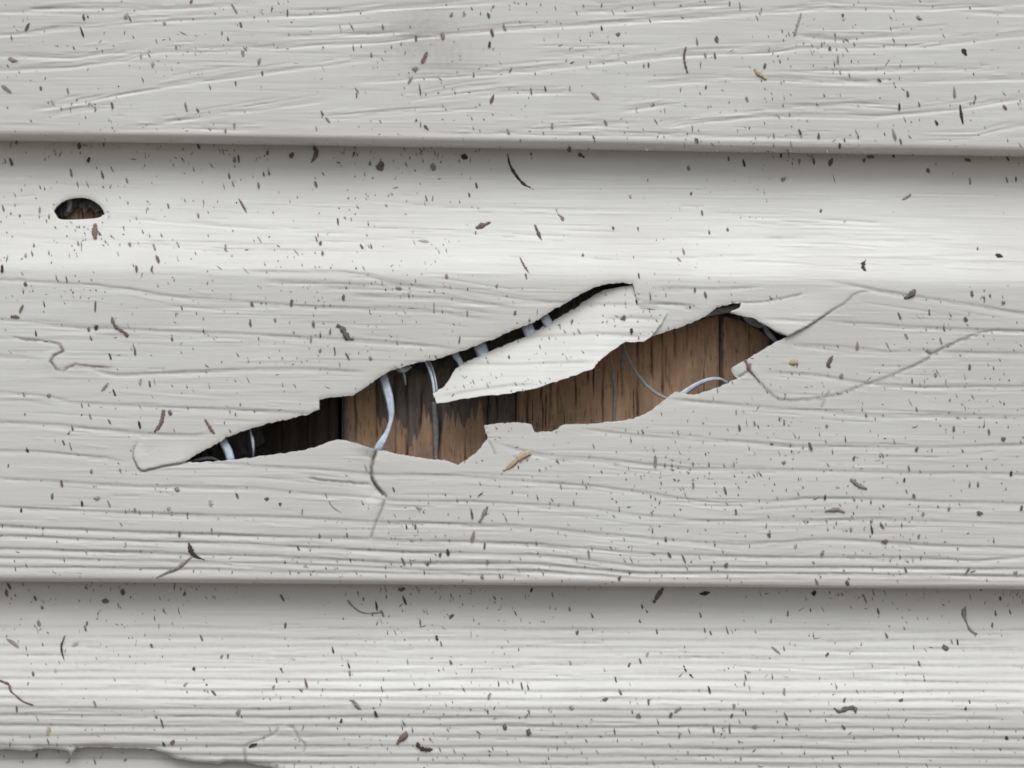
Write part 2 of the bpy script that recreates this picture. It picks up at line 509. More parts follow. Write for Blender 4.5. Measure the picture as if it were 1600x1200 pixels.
CRACKS2 = [([(383,1196),(383,1166),(412,1155),(430,1146),(435,1133)], 0.2, 2.2, 0.1, 22, 0.6),
           ([(448,1135),(458,1138),(466,1154),(476,1163),(474,1178)], 0.2, 2.0, 0.05, 16, 0.55),
           ([(383,1170),(384,1194),(380,1200)], 0.2, 2.0, 0.0, 10, 0.65)]
SMEARS = {0: [((655,55), 62, 50, 0.34), ((610,52), 30, 12, 0.07), ((690,95), 60, 48, 0.26), ((1070,118), 22, 10, 0.10)],
          1: [((250,505), 60, 26, 0.07), ((560,500), 60, 30, 0.06), ((1424,465), 14, 6, 0.25), ((175,520), 26, 6, 0.16), ((545,530), 26, 5, 0.18), ((1520,590), 50, 20, 0.05)],
          2: []}

def add_cracks(cracks, U, V, H, G):
    for P, A, w, st, reach, gr in cracks:
        if P[0] == (15,526): P = ragged(P, 6, 0.6, 8)[:-1]; P = P[:max(i for i, q in enumerate(P) if q == (180,576)) + 1]
        elif len(P) > 3: P = [tuple(q) for q in smooth_line(P, len(P) * 5)]
        r = random.Random(len(P) * 7 + int(P[0][0]))
        P0 = P
        P = [(x + r.uniform(-.5, .5), y + r.uniform(-.7, .7)) for x, y in P]
        xs = [p[0] for p in P]; ys = [p[1] for p in P]
        m = (U > min(xs) - 70) & (U < max(xs) + 70) & (V > min(ys) - 70) & (V < max(ys) + 70)
        d, qx, qy, sd, arc = near_line(U[m], V[m], P)
        end = sm(-0.02, 0.10, arc) * (1 - sm(0.9, 1.02, arc))
        if A > 0.7: end = np.maximum(end, 0.55)
        H[m] += A * end * np.exp(-(d / w) ** 2)
        G[m] = np.maximum(G[m], gr * end * np.exp(-(d / (w * 1.1)) ** 2))
        d, qx, qy, sd, arc = near_line(U[m], V[m], P0)
        e2 = np.clip(1.7 * np.sin(np.clip(arc, 0, 1) * math.pi), 0, 1)
        # one lip of the crack stands proud, the other sinks a little
        H[m] += st * e2 * np.where(sd > 0, -0.6 * np.exp(-(d / reach) ** 2), 0.12 * np.exp(-(d / reach) ** 2))

def rim(co, faces, sel, depth, inward):
    """extrude the open edges between selected vertices backwards: the sheet's thickness"""
    e = np.concatenate([faces[:, [0, 1]], faces[:, [1, 2]], faces[:, [2, 3]], faces[:, [3, 0]]])
    key = np.sort(e, 1); key = key[:, 0].astype(np.int64) * (len(co) + 1) + key[:, 1]
    u_, idx, cnt = np.unique(key, return_index=True, return_counts=True)
    e = e[idx[cnt == 1]]
    e = e[sel[e[:, 0]] & sel[e[:, 1]]]
    vs_ = np.unique(e)
    new = co[vs_].copy(); new[:, 1] += depth
    mp = np.full(len(co), -1, np.int64); mp[vs_] = np.arange(len(vs_)) + len(co)
    dup_ = np.arange(len(vs_)) + len(co) + len(vs_)
    # separate copy of the edge ring so that the rim shades as its own facet
    ring = co[vs_].copy()
    mr = np.full(len(co), -1, np.int64); mr[vs_] = dup_
    f = np.stack([mr[e[:, 1]], mr[e[:, 0]], mp[e[:, 0]], mp[e[:, 1]]], 1)
    return np.concatenate([co, new, ring]), f, vs_

def build_panel(k, fine_u, fine_v, parent, v_first=None):
    u = grid_cols(fine_u) if fine_u < 20 else np.linspace(-4600, 6200, 60)
    vlo = -36.0
    # rows given as w = pixels below the lip above at the picture's left edge scale
    Hk = 690.0
    if k == 0: w0 = 400.0            # the top course starts above the picture: rows above it are coarse
    w_rows = []
    w = vlo
    while w < Hk - LIP_R - 0.9:
        vis = True
        if k == 0 and w < 455: vis = False
        if k == 2 and w > 320: vis = False
        w_rows.append(w)
        w += fine_v if (vis and fine_u < 20) else (6.0 if fine_u < 20 else 12.0)
    w_rows = np.array(w_rows)
    th = np.linspace(0, math.pi / 2, 11)
    w_lip = Hk - LIP_R + LIP_R * np.sin(th)
    d_lip = LIP_R * (1 - np.cos(th)) * S
    w_all = np.concatenate([w_rows, w_lip, [Hk + .5, Hk, Hk - 1]])
    d_ext = np.concatenate([np.zeros(len(w_rows)), d_lip, np.array([4.0, 6.5, 8.9]) * 1e-3])
    top = lip(k - 1, u); bot = lip(k, u)
    W = w_all[:, None] * np.ones_like(u)[None, :]
    V = top[None, :] + W * ((bot - top) / Hk)[None, :]
    U = np.ones_like(W) * u[None, :]
    nr, nc = U.shape
    face = (np.arange(nr) < len(w_rows) + 4).astype(float)[:, None]
    fade_lip = face * (1 - sm(Hk - 22, Hk - 4, W)) * sm(15, 60, W)
    Hm, G = grain_field(k, U, V, u, fade_lip)
    for (c, rx, ry, a) in SMEARS.get(k, []):
        q = ((U - c[0]) / rx) ** 2 + ((V - c[1]) / ry) ** 2
        G = np.maximum(G, a * np.exp(-q))
    base = profile(k, np.minimum(W, Hk - LIP_R))
    # factory wave: the sheet is never perfectly flat
    base = base + face * (0.10 * np.sin(U / 310.0 + k) * np.sin(W / 170.0 + 1.3 * k) + 0.06 * np.sin(U / 97.0 + V / 140.0))
    if k == 1: add_cracks(CRACKS, U, V, Hm, G)
    if k == 1:
        SC = [(1158,475),(1190,473),(1220,468),(1256,460),(1300,455),(1345,458),(1320,474),(1300,485),(1275,502),(1255,514),(1231,526),(1210,517),(1190,505),(1160,494),(1140,488)]
        q = in_poly(U, V, SC)
        up0 = np.interp(U, [1140, 1158, 1190, 1220, 1256, 1300, 1345], [482, 475, 473, 468, 460, 455, 457])
        Hm -= np.where(q, np.clip(V - up0, 0, 80) * S * 1e3 * 0.11 * (1 - sm(1250, 1345, U)), 0)
    if k == 2: add_cracks(CRACKS2, U, V, Hm, G)
    Y = (base + Hm) * 1e-3 + d_ext[:, None]
    sel = np.zeros(U.shape, bool); kill = None
    i = (np.arange(nr - 1)[:, None] * nc + np.arange(nc - 1)[None, :]).reshape(-1)
    F = np.stack([i, i + nc, i + nc + 1, i + 1], 1)
    holes = {1: [(ragged(HOLE, 4, 1.0, 3), 0.24), (WEEP_W, 0.35)], 2: [(ragged(BREAK, 7, 0.6, 4), 0.7)]}.get(k, []) if fine_u < 20 else []
    keep = np.ones(len(F), bool)
    for P, curl in holes:
        xs = [p[0] for p in P]; ys = [p[1] for p in P]
        m = (U > min(xs) - 30) & (U < max(xs) + 30) & (V > min(ys) - 30) & (V < max(ys) + 30)
        mi = np.where(m)
        uu, vv = U[m], V[m]
        dd, qx, qy, _, _ = near_line(uu, vv, P, True)
        ins = in_poly(uu, vv, P)
        dep = Y[m]
        out = ~ins
        sn = dd < 0.62 * max(fine_u, fine_v)
        up = np.clip((qy - vv) / np.maximum(dd, .3), -1, 1) * np.where(ins, -1, 1)
        up = sm(-0.6, 0.6, up)
        cq = curl * (0.2 + 0.8 * up); rq = 1.8 + 1.6 * up
        dep = dep + cq * 1e-3 * np.exp(-(np.where(sn | ins, 0, dd) / rq) ** 1.15)
        sn = dd < 0.62 * max(fine_u, fine_v)
        uu = np.where(sn, qx, uu); vv = np.where(sn, qy, vv)
        dep = np.where(sn, dep, dep)
        U[mi], V[mi], Y[mi] = uu, vv, dep
        sel[mi] |= sn
        Uf, Vf = U.reshape(-1), V.reshape(-1)
        cu, cv = Uf[F].mean(1), Vf[F].mean(1)
        c_m = (cu > min(xs)) & (cu < max(xs)) & (cv > min(ys)) & (cv < max(ys))
        idx = np.where(c_m)[0]
        keep[idx[in_poly(cu[idx], cv[idx], P)]] = False
    F = F[keep]
    co = np.stack([(U - 800) * S, Y, Z0 + (600 - V) * S], -1).reshape(-1, 3)
    g = G.reshape(-1)
    faces = [F]
    if holes:
        co2, rf, vs_ = rim(co, F, sel.reshape(-1), 0.0011, 0)
        g = np.concatenate([g, g[vs_], g[vs_]])
        co = co2; faces.append(rf)
    # drop the vertices of the opening
    used = np.zeros(len(co), bool)
    for f in faces: used[f.reshape(-1)] = True
    re = np.cumsum(used) - 1
    faces = [re[f] for f in faces]
    return mesh_np("siding_panel", co[used], faces, VINYL, parent, True, {"grime_and_dark": g[used]})

def sheet_from_poly(name, P, depth_fn, grain_lines, parent, mat, step=1.7, thick=0.0011, rag=0.5, seed=1, label=None):
    Q = ragged(P, 6, rag, seed)
    xs = [p[0] for p in Q]; ys = [p[1] for p in Q]
    u = np.arange(min(xs) - 3, max(xs) + 3, step); v = np.arange(min(ys) - 3, max(ys) + 3, step)
    U, V = np.meshgrid(u, v)
    dd, qx, qy, _, _ = near_line(U, V, Q, True)
    sn = dd < 0.62 * step
    ins = in_poly(U, V, Q)
    U = np.where(sn, qx, U); V = np.where(sn, qy, V)
    Y = depth_fn(U, V)
    r = np.random.default_rng(seed)
    G = np.zeros(U.shape)
    for g in grain_lines:
        a = [float(q) for q in g.split()]
        yy = np.interp(U, a[0::2], a[1::2])
        d = V - yy
        G = np.maximum(G, 0.22 * np.exp(-((d + 1) / 2.6) ** 2) * sm(a[0] - 5, a[0] + 30, U) * (1 - sm(a[-2] - 30, a[-2] + 5, U)))  # colour darkened along each grain line
        Y = Y + 0.16e-3 * np.where(d < 0, np.exp(-(d / 2.6) ** 2), np.exp(-(d / 4.6) ** 2)) * sm(a[0] - 5, a[0] + 30, U) * (1 - sm(a[-2] - 30, a[-2] + 5, U))
    st = r.normal(0, 1, (U.shape[0], 1 + int(U.shape[1] * step / 60)))
    kx = np.linspace(u[0], u[-1], st.shape[1])
    s = np.stack([np.interp(u, kx, row) for row in st])
    s = (np.roll(s, 1, 0) + 2 * s + np.roll(s, -1, 0)) / 4
    Y = Y + 0.035e-3 * s
    nr, nc = U.shape
    i = (np.arange(nr - 1)[:, None] * nc + np.arange(nc - 1)[None, :]).reshape(-1)
    F = np.stack([i, i + nc, i + nc + 1, i + 1], 1)
    Uf, Vf = U.reshape(-1), V.reshape(-1)
    F = F[in_poly(Uf[F].mean(1), Vf[F].mean(1), Q)]
    Yf = Y.reshape(-1); Gf = G.reshape(-1)
    co = np.stack([(Uf - 800) * S, Yf, Z0 + (600 - Vf) * S], -1)
    co2, rf, vs_ = rim(co, F, sn.reshape(-1), thick, 0)
    used = np.zeros(len(co2), bool); used[F.reshape(-1)] = True; used[rf.reshape(-1)] = True
    re = np.cumsum(used) - 1
    o = mesh_np(name, co2[used], [re[F], re[rf]], mat, parent, True, {"grime_and_dark": np.concatenate([Gf, Gf[vs_], Gf[vs_]])[used]})
    if label: o["label"] = label
    return o

siding = empty("vinyl_siding", (0, 0, 0))
tag(siding, "dirty off-white vinyl lap siding with embossed wood grain and a torn hole across its middle", "siding")
panels = {}
for k, fu, fv in ((0, 2.2, 1.4), (1, 1.5, 1.35), (2, 2.0, 1.4)):
    panels[k] = build_panel(k, fu, fv, siding)
for k in (-1, 3):
    build_panel(k, 40, 12, siding)          # the courses just above and below the picture
panels[1]["label"] = "cracked middle panel with a long torn hole"
panels[2]["label"] = "lower panel with its corner broken away"

def flap_depth(U, V):
    mid = np.interp(U, [676, 760, 850, 930, 1000, 1043], [622, 592, 556, 515, 490, 486])
    w = 1 - sm(880, 1046, U)
    tilt = 0.10 + 0.36 * w
    d = tilt * (mid - V) * S + w * 0.2e-3 - 0.35e-3
    d += 0.9e-3 * np.exp(-((U - 676) / 40.0) ** 2)
    return d
sheet_from_poly("torn_flap", FLAP, flap_depth,
    ["890 480 902 475 994 476", "800 533 815 527 930 522 1010 526", "700 574 715 568 800 570 930 566", "676 622 740 611 800 602 840 601", "940 499 985 497 1040 500"],
    panels[1], VINYL, rag=1.1, seed=21, label="bright tongue of vinyl bent out of the hole")

def broken_depth(U, V):
    d = 3.6e-3 + 0.05 * (V - 1180) * S * 0 + 0.25e-3 * np.sin(U / 60.0)
    return d + 0.9e-3 * sm(300, 470, U) * 0 - 0.10 * (V - 1180) * S
sheet_from_poly("broken_piece", [(-150,1150),(200,1150),(380,1160),(480,1185),(490,1260),(400,1310),(-150,1310)], broken_depth,
    ["-150 1192 200 1190 480 1196", "-150 1214 200 1212 480 1216", "-150 1236 480 1236"], panels[2], VINYL, step=2.4, seed=22, label="sunken grey scrap behind the broken corner")

# ------------------------------------------------------------------ wood behind the siding
sheath = empty("wood_sheathing", (0, 0.02, 0))
tag(sheath, "weathered brown wooden boards showing through the hole in the siding", "sheathing")
SPLITS = [(430,440,760,1.5),(470,440,760,1.8),(505,440,760,1.6),(548,560,700,1.2),(583,590,690,2.2),(612,570,720,1.6),(632,585,730,3.0),(655,600,690,1.4),(684,640,740,3.2),(705,560,640,1.3),(725,690,740,1.5),
          (762,560,700,1.4),(776,590,670,1.6),(824,600,690,2.0),(846,596,640,1.2),(860,590,665,2.2),(872,600,650,1.3),(902,585,640,1.5),(921,560,600,1.8),(945,560,680,1.8),(975,560,625,1.3),(1001,520,660,2.4),
          (1024,520,600,1.3),(1040,510,620,2.6),(1046,540,600,2.0),(1052,560,610,1.4),(1060,490,560,1.2),(1080,500,545,1.4),(1134,480,605,1.5),(1110,520,560,1.0),(1180,490,560,1.2),
          (112,290,360,1.6),(130,290,360,2.4),(146,290,360,1.3)]
def board(u0, u1, depth, weather_fn, tilt=0.0):
    u = np.arange(u0, u1 + .1, 1.6); v = np.arange(150, 860, 3.0)
    U, V = np.meshgrid(u, v)
    Y = np.full(U.shape, depth) + tilt * (U - u0) * S
    r = np.random.default_rng(int(u0 + 999))
    spl = np.zeros(U.shape)
    for (cx, a, b, w) in SPLITS:
        if not (u0 - 5 < cx < u1 + 5): continue
        wob = np.interp(V, np.linspace(150, 860, 60), np.cumsum(r.normal(0, .9, 60)) * 0.7)
        wob -= np.interp((a + b) / 2, V[:, 0], wob[:, 0])
        t = sm(a - 8, a + 14, V) * (1 - sm(b - 14, b + 8, V))
        g = np.exp(-((U - cx - wob) / max(1.2, w * .72)) ** 2) * t
        Y += 0.7e-3 * g; spl = np.maximum(spl, g * 0.9 * np.clip(0.55 + 0.5 * np.sin(V / 17.0 + cx), .15, 1))
    rowsn = r.normal(0, 1, (1, U.shape[1]))
    Y += 0.06e-3 * np.convolve(rowsn[0], [.25, .5, .25], 'same')[None, :]
    edge = np.minimum(U - u0, u1 - U)
    Y += 0.9e-3 * np.exp(-(edge / 3.0) ** 2)
    we = weather_fn(U, V, r)
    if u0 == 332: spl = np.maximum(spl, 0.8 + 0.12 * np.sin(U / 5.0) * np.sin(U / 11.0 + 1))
    fl = r.random((len(v), len(u))) < 0.012       # short dark flecks along the grain
    fl = fl.astype(float)
    for q in (1, 2, 3): fl = np.maximum(fl, np.roll(fl, 1, 0) * 0.85)
    spl = np.maximum(spl, 0.55 * fl)
    nr, nc = U.shape
    co = np.stack([(U - 800) * S, Y, Z0 + (600 - V) * S], -1).reshape(-1, 3)
    i = (np.arange(nr - 1)[:, None] * nc + np.arange(nc - 1)[None, :]).reshape(-1)
    F = np.stack([i, i + nc, i + nc + 1, i + 1], 1)
    # sides, so that a board is a solid plank
    back = co.copy(); back[:, 1] = depth + 0.012
    n = len(co)
    per = np.concatenate([np.arange(nc), np.arange(1, nr) * nc + nc - 1, (nr - 1) * nc + np.arange(nc - 2, -1, -1), np.arange(nr - 2, 0, -1) * nc])
    nx = np.roll(per, -1)
    sides = np.stack([nx, per, per + n, nx + n], 1)
    us = np.unique(per)
    mp = np.full(2 * n, -1, np.int64); mp[:n] = np.arange(n); mp[us + n] = n + np.arange(len(us))
    co = np.concatenate([co, back[us]])
    we = we.reshape(-1); spl = spl.reshape(-1)
    return mesh_np("board", co, [F, mp[sides]], WOOD, sheath, True,
                   {"weather": np.concatenate([we, we[us]]), "split": np.concatenate([spl, spl[us]])}, loc=(0, -0.02, 0))
def streaky(U, r, amp):
    n = r.normal(0, 1, 700)
    return amp * np.interp(U, np.linspace(-500, 2200, 700), n) + amp * 0.8 * np.interp(U, np.linspace(-500, 2200, 260), n[:260])
def w_all(U, V, r): return np.clip(0.8 + streaky(U, r, .12), 0, 1)
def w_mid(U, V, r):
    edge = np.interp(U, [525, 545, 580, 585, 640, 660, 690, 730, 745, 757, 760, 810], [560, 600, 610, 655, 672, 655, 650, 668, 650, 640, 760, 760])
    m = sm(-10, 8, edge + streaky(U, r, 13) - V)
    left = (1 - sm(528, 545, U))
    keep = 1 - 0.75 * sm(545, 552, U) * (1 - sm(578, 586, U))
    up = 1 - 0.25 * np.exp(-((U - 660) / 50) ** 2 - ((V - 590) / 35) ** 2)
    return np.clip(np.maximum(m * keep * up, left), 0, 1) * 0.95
def w_right(U, V, r): return np.clip(0.10 + streaky(U, r, .10) + 0.5 * np.exp(-((U - 822) / 6) ** 2) * 0 + 0.35 * np.exp(-((U - 948) / 5) ** 2), 0, .6)
def w_end(U, V, r): return np.clip(0.25 + streaky(U, r, .15), 0, .8)
SD = 0.0112
board(-260, 70, SD + .0004, w_end)
board(72, 330, SD + .0002, w_end)
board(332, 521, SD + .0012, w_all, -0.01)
board(527, 806, SD, w_mid)
board(807.5, 1133, SD - .0004, w_right)
board(1134.5, 1420, SD, w_end)
board(1422, 1760, SD + .0003, w_end)
def backing():
    x0, x1, z0, z1, y0, y1 = -0.2, 0.2, Z0 - 0.06, Z0 + 0.09, 0.0265, 0.04
    co = np.array([(x, y, z) for y in (y0, y1) for z in (z0, z1) for x in (x0, x1)])
    F = np.array([(0, 1, 3, 2), (5, 4, 6, 7), (4, 0, 2, 6), (1, 5, 7, 3), (2, 3, 7, 6), (4, 5, 1, 0)])
    mesh_np("backing_board", co, F, WOOD, sheath, False, {"weather": np.ones(8), "split": np.full(8, .8)}, loc=(0, -0.02, 0))
backing()

# ------------------------------------------------------------------ ribbons: shared by wrap strips and blades of grass
def at(px, py, d):
    k = S * (D + d) / D
    return Vector(((px - 800) * k, d, Z0 + (600 - py) * k))

def ribbon(name, pts, mat, parent=None, thin=0.12, surf=None, origin=None, n=20, twist=0.0):
    """pts: (px, py, width px, depth mm); swept lens-shaped section"""
    Q = smooth_line(pts, n)
    C = []
    for q in Q:
        d = q[3] * 1e-3
        if surf is not None:
            d = surf(q[0], q[1]) + q[3] * 1e-3
        C.append((at(q[0], q[1], d), max(q[2], 0.25) * S))
    base = C[len(C) // 2][0] if origin is None else Vector(origin)
    co = []
    m = len(C)
    rj = random.Random(int(pts[0][0] * 7 + pts[0][1]))
    for i, (p, w) in enumerate(C):
        if surf is not None: w *= rj.uniform(.5, 1.25)
        t = (C[min(i + 1, m - 1)][0] - C[max(i - 1, 0)][0]).normalized()
        nrm = Vector((0, -1, 0))
        a = t.cross(nrm).normalized()
        if twist:
            a = (Matrix.Rotation(twist * math.sin(i / (m - 1) * 5.0), 3, t) @ a)
        nn = a.cross(t).normalized()
        h = w * thin
        for s_, f in ((-.5, 0), (-.22, 1), (.22, 1), (.5, 0), (.22, -1), (-.22, -1)):
            co.append(p - base + a * (w * s_) + nn * (h * f))
    F = []
    for i in range(m - 1):
        for j in range(6):
            a0 = i * 6 + j; b0 = i * 6 + (j + 1) % 6
            F.append((a0, b0, b0 + 6, a0 + 6))
    F = np.array(F)
    caps = np.array([(5, 4, 3), (5, 3, 2), (5, 2, 1), (5, 1, 0)])
    e = (m - 1) * 6
    caps = np.concatenate([caps, np.array([(0, 1, 2), (0, 2, 3), (0, 3, 4), (0, 4, 5)]) + e])
    return mesh_np(name, np.array([tuple(c) for c in co]), [F, caps], mat, parent, surf is not None, None, loc=tuple(base))

wrap = empty("torn_house_wrap", (0, 0.008, 0))
tag(wrap, "frayed blue-white strands of torn house wrap hanging inside the hole", "house wrap")
W1, W2 = WRAP, WRAP_GREY
STRIPS = [
 (W1, .06, 0, [(343,672,12,4),(349,690,13,2.4),(356,704,13.5,1.8),(361,722,13,2.2),(362,736,12,4)]),
 (W1, .08, 0, [(389,662,3,5),(392,677,3.5,3),(395,690,5,2.6),(396,704,3,3),(396,718,2.5,5)]),
 (W1, .05, .18, [(595,568,13,5),(600,592,14,3.6),(607,618,14,2.6),(611,642,11,2.2),(610,660,7,2.2),(603,680,9,2.0),(594,696,14,1.6),(588,712,16,3.0)]),
 (W1, .08, 0, [(618,556,2.5,7),(626,572,3.5,6),(632,588,3.5,6.5),(634,602,2,8)]),
 (W1, .08, 0, [(655,550,5,5),(667,568,5,3.4),(675,590,4.5,2.6),(678,608,4.5,2.4),(679,622,4,2.8)]),
 (W1, .08, 0, [(663,550,4,5.5),(674,572,3.5,4),(680,592,3,3.2),(683,612,3,3)]),
 (W1, .06, 0, [(706,540,10,4),(712,555,11,3.4),(719,566,9,3.2),(722,582,8,4.2)]),
 (W1, .05, 0, [(746,530,19,3.6),(752,546,20,3.0),(757,562,19,3.6)]),
 (W1, .05, 0, [(820,500,17,3.6),(826,516,18,2.8),(832,530,17,3.6)]),
 (W1, .05, 0, [(846,486,14,3.6),(854,501,15,2.8),(861,514,14,3.6)]),
 (W1, .05, .3, [(613,566,12,6),(622,574,13,4.2),(630,576,13,4.0),(640,570,12,5.5)]),
 (W2, .1, 0, [(677,628,8,9.6),(680,655,10,10.4),(681,680,10,10.6),(681,705,7,10.6),(682,728,6,10.6)]),
 (W2, .2, 0, [(955,560,3,8),(958,585,4,9.6),(961,612,4,10),(960,640,4,10.1),(959,668,4,10.1)]),
 (W2, .1, 0, [(972,524,4,6),(977,548,4,6),(987,570,4.5,7),(1004,595,5.5,7),(1022,612,5.5,5),(1040,622,5,2.6),(1052,627,4,3)]),
 (W2, .2, 0, [(976,526,3,7),(974,550,4,8),(971,575,3,9)]),
 (W1, .03, .3, [(1052,624,5,3.6),(1070,613,9,3.2),(1088,601,7,4.4),(1108,593,6,5.6),(1126,592,4,7),(1140,600,3,9)]),
 (W2, .05, .2, [(1160,488,9,4.5),(1172,500,13,4.2),(1186,507,11,4.6),(1200,508,8,5)]),
 (W2, .05, .4, [(1194,506,5,4),(1200,520,9,3.8),(1210,530,8,3.2),(1216,538,7,3.6)]),
 (W2, .05, 0, [(1098,492,10,4.2),(1120,486,12,3.8),(1142,482,11,3.6),(1160,474,8,4)]),
 (W2, .06, 0, [(296,722,4,3.6),(316,717,6,3.8),(332,716,5,4.4),(344,722,4,5)]),
 (W2, .06, 0, [(104,304,10,9.5),(109,318,10,9.3),(106,332,7,9.8)]),
]
for m_, th_, tw_, pts in STRIPS:
    ribbon("strip", pts, m_, wrap, thin=th_, twist=tw_, origin=(0, 0.008, 0)).location = (0, 0, 0)
for m_, pts in ((W2, [(345,683),(362,679),(388,670),(382,684),(366,692),(352,688)]),):
    pass

SHADE_DARK = plain_mat("shade_black", (0.026, 0.025, 0.026), 0.42, .4, 700, .5)
_n, _l = SHADE_DARK.node_tree.nodes, SHADE_DARK.node_tree.links
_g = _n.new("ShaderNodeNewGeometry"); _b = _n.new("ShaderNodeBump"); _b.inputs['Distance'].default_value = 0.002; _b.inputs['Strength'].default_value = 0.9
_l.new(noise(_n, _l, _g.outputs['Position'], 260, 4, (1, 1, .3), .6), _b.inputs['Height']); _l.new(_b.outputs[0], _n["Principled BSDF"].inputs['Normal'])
shade_sheets = empty("shade_backing", (0, 0.009, 0))  # added dark sheets: the deep shade behind the siding given as black colour
tag(shade_sheets, "added near-black sheets standing in for deep shade behind the siding", "shade sheet")
def shade_scrap(P, depth, seed):
    o = sheet_from_poly("shade_scrap", [wall_px(x, y, depth) for x, y in P], lambda U, V: depth + 0.5e-3 * np.sin(U / 23.0 + V / 31.0), [], shade_sheets, SHADE_DARK, step=3.0, thick=0.0007, rag=1.8, seed=seed)
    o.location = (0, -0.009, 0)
shade_scrap([(260,650),(330,640),(400,625),(432,622),(425,662),(409,668),(414,690),(398,700),(402,735),(280,745)], 0.0095, 41)
shade_scrap([(628,540),(700,520),(800,480),(880,440),(1000,420),(1000,450),(930,480),(870,512),(850,522),(800,545),(760,565),(716,585),(706,580),(700,572),(690,574),(664,584),(652,578),(640,588),(630,580)], 0.0088, 42)
shade_scrap([(1080,440),(1180,440),(1290,470),(1290,560),(1225,560),(1200,545),(1204,530),(1192,520),(1172,508),(1150,500),(1125,494),(1090,500)], 0.0072, 43)

shade_scrap([(60,290),(190,290),(190,335),(168,338),(160,326),(150,333),(140,324),(133,334),(121,322),(112,331),(104,338),(60,345)], 0.0092, 44)  # added dark sheet for the shade inside the small half-round hole

# ------------------------------------------------------------------ where the siding's surface is, seen from the camera
def surf_depth(px, py):
    d = 0.0
    for _ in range(6):
        u, v = wall_px(px, py, d)
        uu = np.array([u])
        k = 0 if v < lip(0, uu)[0] else (1 if v < lip(1, uu)[0] else 2)
        if k < 2 and v > lip(k, uu)[0] - LIP_R:
            q = (v - (lip(k, uu)[0] - LIP_R)) / LIP_R
            d = LIP_R * (1 - math.sqrt(max(0, 1 - q * q))) * S
        else:
            d = float(profile(k, np.array([v - lip(k - 1, uu)[0]]))[0]) * 1e-3
    if in_poly(np.array([px * 1.0]), np.array([py * 1.0]), FLAP)[0]:
        d = float(flap_depth(np.array([px * 1.0]), np.array([py * 1.0]))[0])
    elif in_poly(np.array([px * 1.0]), np.array([py * 1.0]), BREAK)[0]:
        d = 3.5e-3
    return d

def surf_frame(px, py):
    d0, d1 = surf_depth(px, py), surf_depth(px, py + 3)
    p0, p1 = at(px, py, d0), at(px, py + 3, d1)
    down = (p1 - p0)
    if abs(down.y) > 2.0 * abs(down.z): down = Vector((0, 0, -1))
    down.normalize()
    right = Vector((1, 0, 0))
    n = down.cross(right).normalized()
    if n.y > 0: n = -n
    return p0, right, down, n

def spot_ok(px, py):
    a, b = np.array([px * 1.0]), np.array([py * 1.0])
    if in_poly(a, b, HOLE)[0] and not in_poly(a, b, FLAP)[0]: return False
    if in_poly(a, b, WEEP)[0]: return False
    return True

# ------------------------------------------------------------------ debris shapes (shared meshes)
def flake_mesh(seed, kind):
    r = random.Random(seed)
    co, F = [], []
    if kind == 'clipping':          # slim blade fragment, pointed at one end, cut at the other
        ys = [-.5, -.28, 0, .26, .5]
        ws = [r.uniform(.15, .6), r.uniform(.75, 1), 1, r.uniform(.6, .95), r.uniform(.05, .25)]
        bend = r.uniform(-.25, .25)
        for y, w in zip(ys, ws):
            cx = bend * (0.25 - y * y) * 2
            for s_, h in ((-.5, 0), (0, .12), (.5, 0), (0, -.12)):
                co.append((cx + s_ * w + r.uniform(-.09, .09), y + r.uniform(-.05, .05), h * w + 0.06))
        for i in range(4):
            for j in range(4):
                a, b = i * 4 + j, i * 4 + (j + 1) % 4
                F.append((a, b, b + 4, a + 4))
        F.append((3, 2, 1, 0)); F.append((16, 17, 18, 19))
    else:                           # crumb: lumpy low dome with a ragged outline
        n = 9
        for ring, (q, h) in enumerate(((1, 0.0), (.75, .14), (.3, .22))):
            for j in range(n):
                a = 2 * math.pi * (j + .3 * ring) / n
                q2 = q * r.uniform(.45, 1.2)
                co.append((.5 * q2 * math.cos(a), .5 * q2 * math.sin(a), h * r.uniform(.7, 1.2)))
        for ring in range(2):
            for j in range(n):
                a, b = ring * n + j, ring * n + (j + 1) % n
                F.append((a, b, b + n, a + n))
        F.append(tuple(range(2 * n, 3 * n)))
        F.append(tuple(range(n - 1, -1, -1)))
    me = bpy.data.meshes.new(kind)
    me.from_pydata(co, [], F)
    me.update()
    return me
FL = {(kd, t): [flake_mesh(s_ * 31 + 5, kd) for s_ in range(5)] for kd in ('clipping', 'crumb') for t in range(6)}
for (kd, t), ms in FL.items():
    for me in ms: me.materials.append(TONES[t])

def place(name, kd, tone, px, py, ln, wd, ang):
    p, right, down, n = surf_frame(px, py)
    a = math.radians(ang)
    yv = (-down * math.cos(a) - right * math.sin(a)).normalized()    # blade axis; leans like a backslash
    xv = yv.cross(n).normalized()
    me = random.choice(FL[(kd, tone)])
    o = bpy.data.objects.new(name, me)
    sx, sy = wd * S, ln * S
    sz = min(wd, ln) * S * (0.55 if kd == 'clipping' else 0.6)
    M = Matrix(((xv.x * sx, yv.x * sy, n.x * sz, p.x + n.x * 0.00006), (xv.y * sx, yv.y * sy, n.y * sz, p.y + n.y * 0.00006), (xv.z * sx, yv.z * sy, n.z * sz, p.z + n.z * 0.00006), (0, 0, 0, 1)))
    o.matrix_world = M
    col.objects.link(o)
    return o

